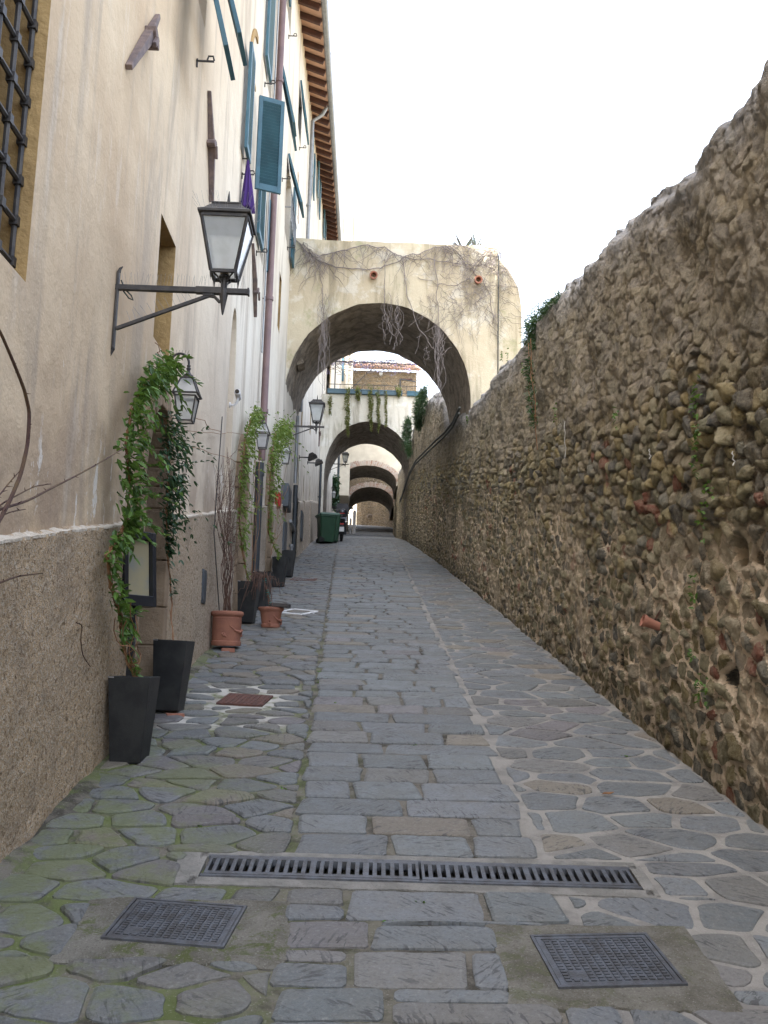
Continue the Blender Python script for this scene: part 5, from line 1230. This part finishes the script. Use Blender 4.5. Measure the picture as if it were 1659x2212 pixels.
# ================================================================== ironwork in the paving
def rotz(a, c): return lambda x, y, z=0.: Vector((c[0]+x*math.cos(a)-y*math.sin(a), c[1]+x*math.sin(a)+y*math.cos(a), rz(c[1]+x*math.sin(a)+y*math.cos(a))+z))
def grate(xa, xb, label):
    cx_ = (xa+xb)/2; L = xb-xa; c = (cx_, 4.31-.03*(cx_-.33)); Q = rotz(-.028, c); T = thing('drain_grate', Q(0, 0), label, 'drain grate', 'slotted iron drain grates across the alley'); m = MB(); w = .095
    def bx(x0, x1, y0, y1, z0=-.012, z1=.016): m.loft([[Q(x0, y0, z0), Q(x1, y0, z0), Q(x1, y1, z0), Q(x0, y1, z0)], [Q(x0, y0, z1), Q(x1, y0, z1), Q(x1, y1, z1), Q(x0, y1, z1)]])
    bx(-L/2, L/2, -w, -w+.026); bx(-L/2, L/2, w-.026, w); n = 24; p = L/n
    for k in range(n+1):
        x = -L/2+k*p; hw = .0092 if k % 6 else .013
        bx(max(-L/2, x-hw), min(L/2, x+hw), -w+.026, w-.026, -.010, .0155)
    m.build('slotted_cover', CAST, T)
    m = MB(); bx(-L/2-.012, L/2+.012, -w-.018, -w-.001, -.03, .014); bx(-L/2-.012, L/2+.012, w+.001, w+.018, -.03, .014); m.build('edge_frame', CAST, T)
grate(-.615, .325, 'left half of the iron drain grate crossing the alley'); grate(.337, 1.277, 'right half of the iron drain grate crossing the alley')
m = MB(); Q = rotz(-.028, (.33, 4.31))
for (x0, x1, y0, y1) in ((-1.0, 1.0, -.185, -.112), (-1.0, 1.0, .112, .18), (-1.09, -.965, -.18, .17), (.965, 1.02, -.16, .15)):
    n = 30; r0 = []; 
    for k in range(n+1):
        x = x0+(x1-x0)*k/n; j = .012*mnoise.noise((x*7, y0*9, 0)); r0.append([Q(x, y0+j, -.02), Q(x, y1+j*.7, -.02), Q(x, y1+j*.7, .007), Q(x, y0+j, .007)])
    m.loft(r0)
tag(m.build('drain_collar', CONC), kind='structure')
def cover(c, a, w, d, label, patch):
    Q = rotz(a, c); T = thing('manhole_cover', Q(0, 0), label, 'manhole cover', 'checkered iron covers'); m = MB()
    pr = [(patch[0]+(patch[1]-patch[0])*f, patch[2]) for f in np.linspace(0, 1, 25)] + [(patch[1], patch[2]+(patch[3]-patch[2])*f) for f in np.linspace(0, 1, 7)][1:] + [(patch[1]+(patch[0]-patch[1])*f, patch[3]) for f in np.linspace(0, 1, 9)][1:] + [(patch[0], patch[3]+(patch[2]-patch[3])*f) for f in np.linspace(0, 1, 7)][1:-1]
    pr = [(x+.045*mnoise.noise((x*6, y*6, 1))+.02*mnoise.noise((x*19, y*19, 1)), y+.045*mnoise.noise((x*6, y*6, 5))+.02*mnoise.noise((x*19, y*19, 6))) for x, y in pr]; cx_, cy_ = (patch[0]+patch[1])/2, (patch[2]+patch[3])/2
    m.loft([[(x, y, rz(y)-.02) for x, y in pr], [(x, y, rz(y)+.008) for x, y in pr], [(cx_+(x-cx_)*.93, cy_+(y-cy_)*.93, rz(cy_+(y-cy_)*.93)+.013) for x, y in pr]]); m.build('concrete_collar', COVER, T)
    def bx(m, x0, x1, y0, y1, z0, z1): m.loft([[Q(x0, y0, z0), Q(x1, y0, z0), Q(x1, y1, z0), Q(x0, y1, z0)], [Q(x0, y0, z1), Q(x1, y0, z1), Q(x1, y1, z1), Q(x0, y1, z1)]])
    m = MB(); t = .012
    for b in ((-w/2, w/2, -d/2, -d/2+t), (-w/2, w/2, d/2-t, d/2), (-w/2, -w/2+t, -d/2+t, d/2-t), (w/2-t, w/2, -d/2+t, d/2-t)): bx(m, *b, .0, .021)
    m.build('rim', CAST, T); m = MB(); bx(m, -w/2+t+.003, w/2-t-.003, -d/2+t+.003, d/2-t-.003, .0, .0145); t2 = .032
    for b in ((-w/2+t+.003, w/2-t-.003, -d/2+t+.003, -d/2+t2), (-w/2+t+.003, w/2-t-.003, d/2-t2, d/2-t-.003), (-w/2+t+.003, -w/2+t2, -d/2+t2, d/2-t2), (w/2-t2, w/2-t-.003, -d/2+t2, d/2-t2)): bx(m, *b, .013, .019)
    nx_, ny_ = 13, 15; iw, ih = w-2*t2-.006, d-2*t2-.006
    for i in range(nx_):
        for j in range(ny_):
            if i in (1, 2) and j in (1, 2, 3): continue
            x = -iw/2+iw*(i+.5)/nx_; y = -ih/2+ih*(j+.5)/ny_; bx(m, x-iw/nx_*.33, x+iw/nx_*.33, y-ih/ny_*.30, y+ih/ny_*.30, .013, .0195)
    m.build('checkered_lid', CAST, T)
    m = MB(); bx(m, -iw/2+iw/nx_, -iw/2+3*iw/nx_, -ih/2+ih/ny_, -ih/2+4*ih/ny_, .013, .017); m.build('blank_plate', CAST, T)
cover((-.642, 3.785), -.13, .465, .34, 'checkered iron cover in mossy concrete on the left, in front of the drain grate', (-1.03, -.22, 3.49, 4.0)); cover((.952, 3.55), .075, .46, .37, 'checkered iron cover in concrete on the right, in front of the drain grate', (.56, 1.34, 3.24, 3.83))
def small_cover(c, a, w, d, label):
    Q = rotz(a, c); m = MB(); n = 10
    m.loft([[Q(x*w/2, y*d/2, z) for x, y in ((-1,-1),(1,-1),(1,1),(-1,1))] for z in (0, .016)])
    for k in range(n): x = -w/2+w*(k+.5)/n; m.loft([[Q(x-.008, -d/2+.02, .016), Q(x+.008, -d/2+.02, .016), Q(x+.008, d/2-.02, .016), Q(x-.008, d/2-.02, .016)], [Q(x-.006, -d/2+.02, .020), Q(x+.006, -d/2+.02, .020), Q(x+.006, d/2-.02, .020), Q(x-.006, d/2-.02, .020)]])
    tag(m.build('access_cover', RUSTY), label, 'access cover')
small_cover((-.845, 7.6), -.15, .37, .36, 'rusty red brown square cover set in white mortar near the second planter'); small_cover((-.98, 18.0), -.1, .5, .5, 'small rusty cover far up the alley by the last planter')
m = MB()
Q = rotz(-.5, (-.78, 13.1))
for (x0, x1, y0, y1) in ((-.2, .2, -.24, -.19), (-.2, .2, .19, .24), (-.22, -.18, -.19, .19), (.17, .22, -.19, .19)): m.loft([[Q(x0, y0, .0), Q(x1, y0, .0), Q(x1, y1, .0), Q(x0, y1, .0)], [Q(x0, y0, .021), Q(x1, y0, .021), Q(x1, y1, .021), Q(x0, y1, .021)]])
tag(m.build('painted_mark', WHITEP), kind='structure')
p = onR(1312, 1722); m = MB(); random.seed(1)
vs = [p+Vector((x, y, .012+z)) for x, y, z in ((-.03, 0, .004), (-.015, .015, .012), (.015, .016, .008), (.04, .0, .016), (.012, -.014, .006), (-.014, -.013, .010))]; m.loft([vs, [v+Vector((0, 0, .0025)) for v in vs]]); tag(m.build('dry_leaf', ORTWIG), 'curled dry brown leaf lying on the right-hand paving', 'leaf')
# ================================================================== menu case on its post
c = Vector((-1.44, 6.17, onY(262, 1228, 6.17).z)); T = thing('menu_case', (-1.42, c.y, rz(c.y)), 'dark glazed menu case on a post beside the first door', 'menu stand'); rot = Matrix.Rotation(R(52), 3, 'Z') @ Matrix.Rotation(R(-6), 3, 'X'); cc = Vector((-1.44, c.y, c.z))
def cb(m, x0, x1, y0, y1, z0, z1): m.box(cc+rot@Vector(((x0+x1)/2, (y0+y1)/2, (z0+z1)/2)), (x1-x0, y1-y0, z1-z0), rot)
m = MB()
for b in ((-.13, -.10, -.04, .03, -.25, .25), (.10, .13, -.04, .03, -.25, .25), (-.10, .10, -.04, .03, .20, .25), (-.10, .10, -.04, .03, -.25, -.18), (-.10, .10, .012, .028, -.18, .20)): cb(m, *b)
m.build('case', SCOOTM, T, bevel=.003); m = MB(); cb(m, -.095, .095, -.004, .008, -.175, .195); m.build('menu_sheet', PAPER, T)
m = MB(); m.bar((cc.x-.01, cc.y+.03, rz(c.y)), (cc.x-.01, cc.y+.03, cc.z-.2), .05, .04); m.box((cc.x+.02, cc.y+.03, rz(c.y)+.01), (.14, .14, .02)); m.build('post', SCOOTM, T, bevel=.003)
# ================================================================== details on the rubble wall
for k, (dx_, lab) in enumerate(((0, 'upper of two dark cables sagging along the rubble wall under the arches'), (-.05, 'lower of two dark cables sagging along the rubble wall under the arches'))):
    pts = [(wx(y)-.09+dx_*.3, y, rz(y)+h+dx_*2.4+.03*mnoise.noise((y*.3, k, 0))) for y, h in ((18.7, 3.62), (20, 3.42), (22, 3.32), (24, 3.25), (27, 3.12), (30.7, 2.96), (34, 2.68), (38, 2.4), (43, 2.06), (46, 2.0))]
    m = MB(); m.tube(polypts(pts, 4), .028, 7); tag(m.build('wall_cable', CABLE, None, True), lab, 'cable', 'cables on the rubble wall')
for a, b, lab in (((1220, 910), (1220, 992), 'longest white cord hanging from the rubble wall'), ((1403, 970), (1398, 995), 'short white cord end on the middle of the rubble wall'), ((1583, 975), (1580, 1008), 'white cord end at the right of the rubble wall')):
    p, q = onX(*a, 2.12), onX(*b, 2.12); m = MB(); m.tube(wander(p, (p.x, p.y, q.z), 7, .015, random.Random(1)), .0035, 5); tag(m.build('dangling_string', CORD), lab, 'string', 'white strings on the rubble wall')
p = onX(1409, 1348, 2.09); T = thing('wall_pot', p, 'small broken terracotta spout sticking out low on the rubble wall', 'clay pot'); m = MB(); rot = Matrix.Rotation(R(-70), 3, 'Y'); m.lathe([(.0, -.06), (.03, -.06), (.036, .04), (.046, .06), (.044, .075), (.03, .07), (.02, .0), (0, -.01)], p, 16, rot); m.build('body', TERRA, T, smooth='auto'); m = MB(); m.tube([p+Vector((.02, .0, .03)), p+Vector((.05, -.03, .10))], .006, 5); m.build('nail', RUSTY, T)
# ================================================================== bins, scooter, board
def bin_(label):
    T = thing('wheelie_bin', (0, 0, 0), label, 'bin', 'green wheelie bins'); m = MB()
    def rg(w, d, z, dy=0): 
        o = .04; return [(w-o, -d+dy, z), (w, -d+o+dy, z), (w, d-o+dy, z), (w-o, d+dy, z), (-w+o, d+dy, z), (-w, d-o+dy, z), (-w, -d+o+dy, z), (-w+o, -d+dy, z)]
    m.loft([rg(.23, .26, .03), rg(.235, .265, .06), rg(.28, .33, .86), rg(.295, .345, .87), rg(.295, .345, .92), rg(.27, .32, .92)]); m.build('body', GREENB, T, bevel=.008)
    m = MB(); m.loft([rg(.30, .36, .925, .01), rg(.305, .365, .94, .01), rg(.29, .34, .985, .01), rg(.24, .28, 1.02, .0)]); m.build('lid', GREENB, T, bevel=.01)
    m = MB(); m.tube([(-.31, -.25, .9), (-.36, -.2, .93), (-.36, .2, .93), (-.31, .25, .9)], .016, 6); m.build('handle', GREENB, T)
    for s_ in (-1, 1):
        m = MB(); m.lathe([(0, -.025), (.06, -.025), (.095, -.02), (.1, 0), (.095, .02), (.06, .025), (0, .025)], (-.2, s_*.25, .10), 18, Matrix.Rotation(R(90), 3, 'X')); m.build('wheel', RUBBER, T, smooth='auto')
    return T
B1 = bin_('green wheelie bin standing nearer, against the plinth'); c = copy_tree(B1); c['label'] = 'green wheelie bin half hidden behind the nearer one'; c.location = (-.86, 32.05, rz(32.05)+.02); c.rotation_euler = (0, 0, R(8)); B1.location = (-1.0, 31.2, rz(31.2)+.02); B1.rotation_euler = (0, 0, R(14))
T = thing('scooter', (-.52, 33.6, rz(33.6)+.02), 'dark scooter with top box and smoked windscreen parked behind the bins', 'scooter'); O_ = T.location.copy()
def at(x, y, z): return (O_.x+x, O_.y+y, O_.z+z+S*y)
rotw = Matrix.Rotation(R(90), 3, 'Y')
for y in (0, 1.25):
    m = MB(); m.lathe([(.13, -.05), (.20, -.055), (.25, -.03), (.26, 0), (.25, .03), (.20, .055), (.13, .05)], at(0, y, .26), 24, rotw); w_ = m.build('wheel', RUBBER, T, smooth='auto'); m = MB(); m.lathe([(0, -.03), (.14, -.03), (.14, .03), (0, .03)], at(0, y, .26), 16, rotw); m.build('rim', CHROME, w_)
m = MB(); m.loft([[at(sx*w, y, z) for sx, z in ((1, z0), (1, z1), (.6, z1+.05), (-.6, z1+.05), (-1, z1), (-1, z0))] for y, w, z0, z1 in ((-.32, .05, .55, .62), (-.2, .15, .48, .72), (.2, .19, .36, .74), (.5, .17, .26, .60), (.62, .16, .22, .34), (.95, .16, .22, .34), (1.0, .17, .24, .80), (1.08, .15, .4, .98), (1.14, .05, .6, .95))]); m.build('body', SCOOTM, T, smooth='auto')
m = MB(); m.loft([[at(sx*w, y, z) for sx, z in ((1, z0), (.8, z1), (-.8, z1), (-1, z0))] for y, w, z0, z1 in ((-.3, .10, .74, .80), (0, .14, .76, .86), (.5, .13, .70, .80))]); m.build('seat', RUBBER, T, bevel=.01)
m = MB(); m.loft([[at(.19*math.cos(t)*k, -.28+.17*math.sin(t)*k, z) for t in np.linspace(0, 2*PI, 17)[:-1]] for z, k in ((.90, .8), (.93, 1), (1.08, 1.02), (1.10, 1.04), (1.12, 1.02), (1.19, .85), (1.22, .4))]); m.build('top_box', SCOOTM, T, smooth='auto')
m = MB(); m.box(at(0, -.46, 1.05), (.22, .012, .03)); m.box(at(0, -.36, .66), (.16, .03, .05)); m.build('tail_light', REDL, T, bevel=.004)
m = MB(); m.box(at(0, -.40, .47), (.19, .012, .17)); m.build('number_plate', WHITEP, T); m = MB(); m.box(at(0, -.36, .4), (.16, .02, .22)); m.build('mudguard', RUBBER, T)
m = MB(); m.tube([at(-.33, .88, .98), at(-.2, .95, 1.03), at(0, 1.0, 1.0), at(.2, .95, 1.03), at(.33, .88, .98)], .016, 6); m.build('handlebar', RUBBER, T)
for s_ in (-1, 1):
    m = MB(); m.tube([at(s_*.2, .95, 1.03), at(s_*.3, .95, 1.2)], .008, 5); m.box(at(s_*.33, .95, 1.23), (.13, .02, .08)); m.build('mirror', RUBBER, T, bevel=.006)
m = MB(); m.loft([[at(x, y+.06*x*x*8, z) for x in np.linspace(-w, w, 7)] + [at(x, y+.008+.06*x*x*8, z) for x in np.linspace(w, -w, 7)] for y, z, w in ((1.12, .95, .2), (1.05, 1.15, .25), (.98, 1.4, .2))]); m.build('windscreen', SMOKE, T, smooth='auto')
T = thing('white_board', (-.3, 70, rz(70)), 'pair of upright white rounded boards standing at the far bend', 'board')
for (x, w, h, yy) in ((-.42, .10, 1.15, 70.3), (-.13, .13, 1.75, 70)):
    m = MB(); pr = [(x+w*math.cos(t), rz(yy)+h-w+w*1.6*math.sin(t)) for t in np.linspace(0, PI, 9)] + [(x-w*.85, rz(yy)+.0), (x+w*.85, rz(yy)+.0)]; m.loft([[(a, yy, b) for a, b in pr], [(a, yy+.05, b) for a, b in pr]]); m.build('panel', WHITEP, T)
m = MB(); m.bar((-.45, 70.2, rz(70)+.35), (-.1, 70.02, rz(70)+.35), .04); m.build('crossbar', CHROME, T)
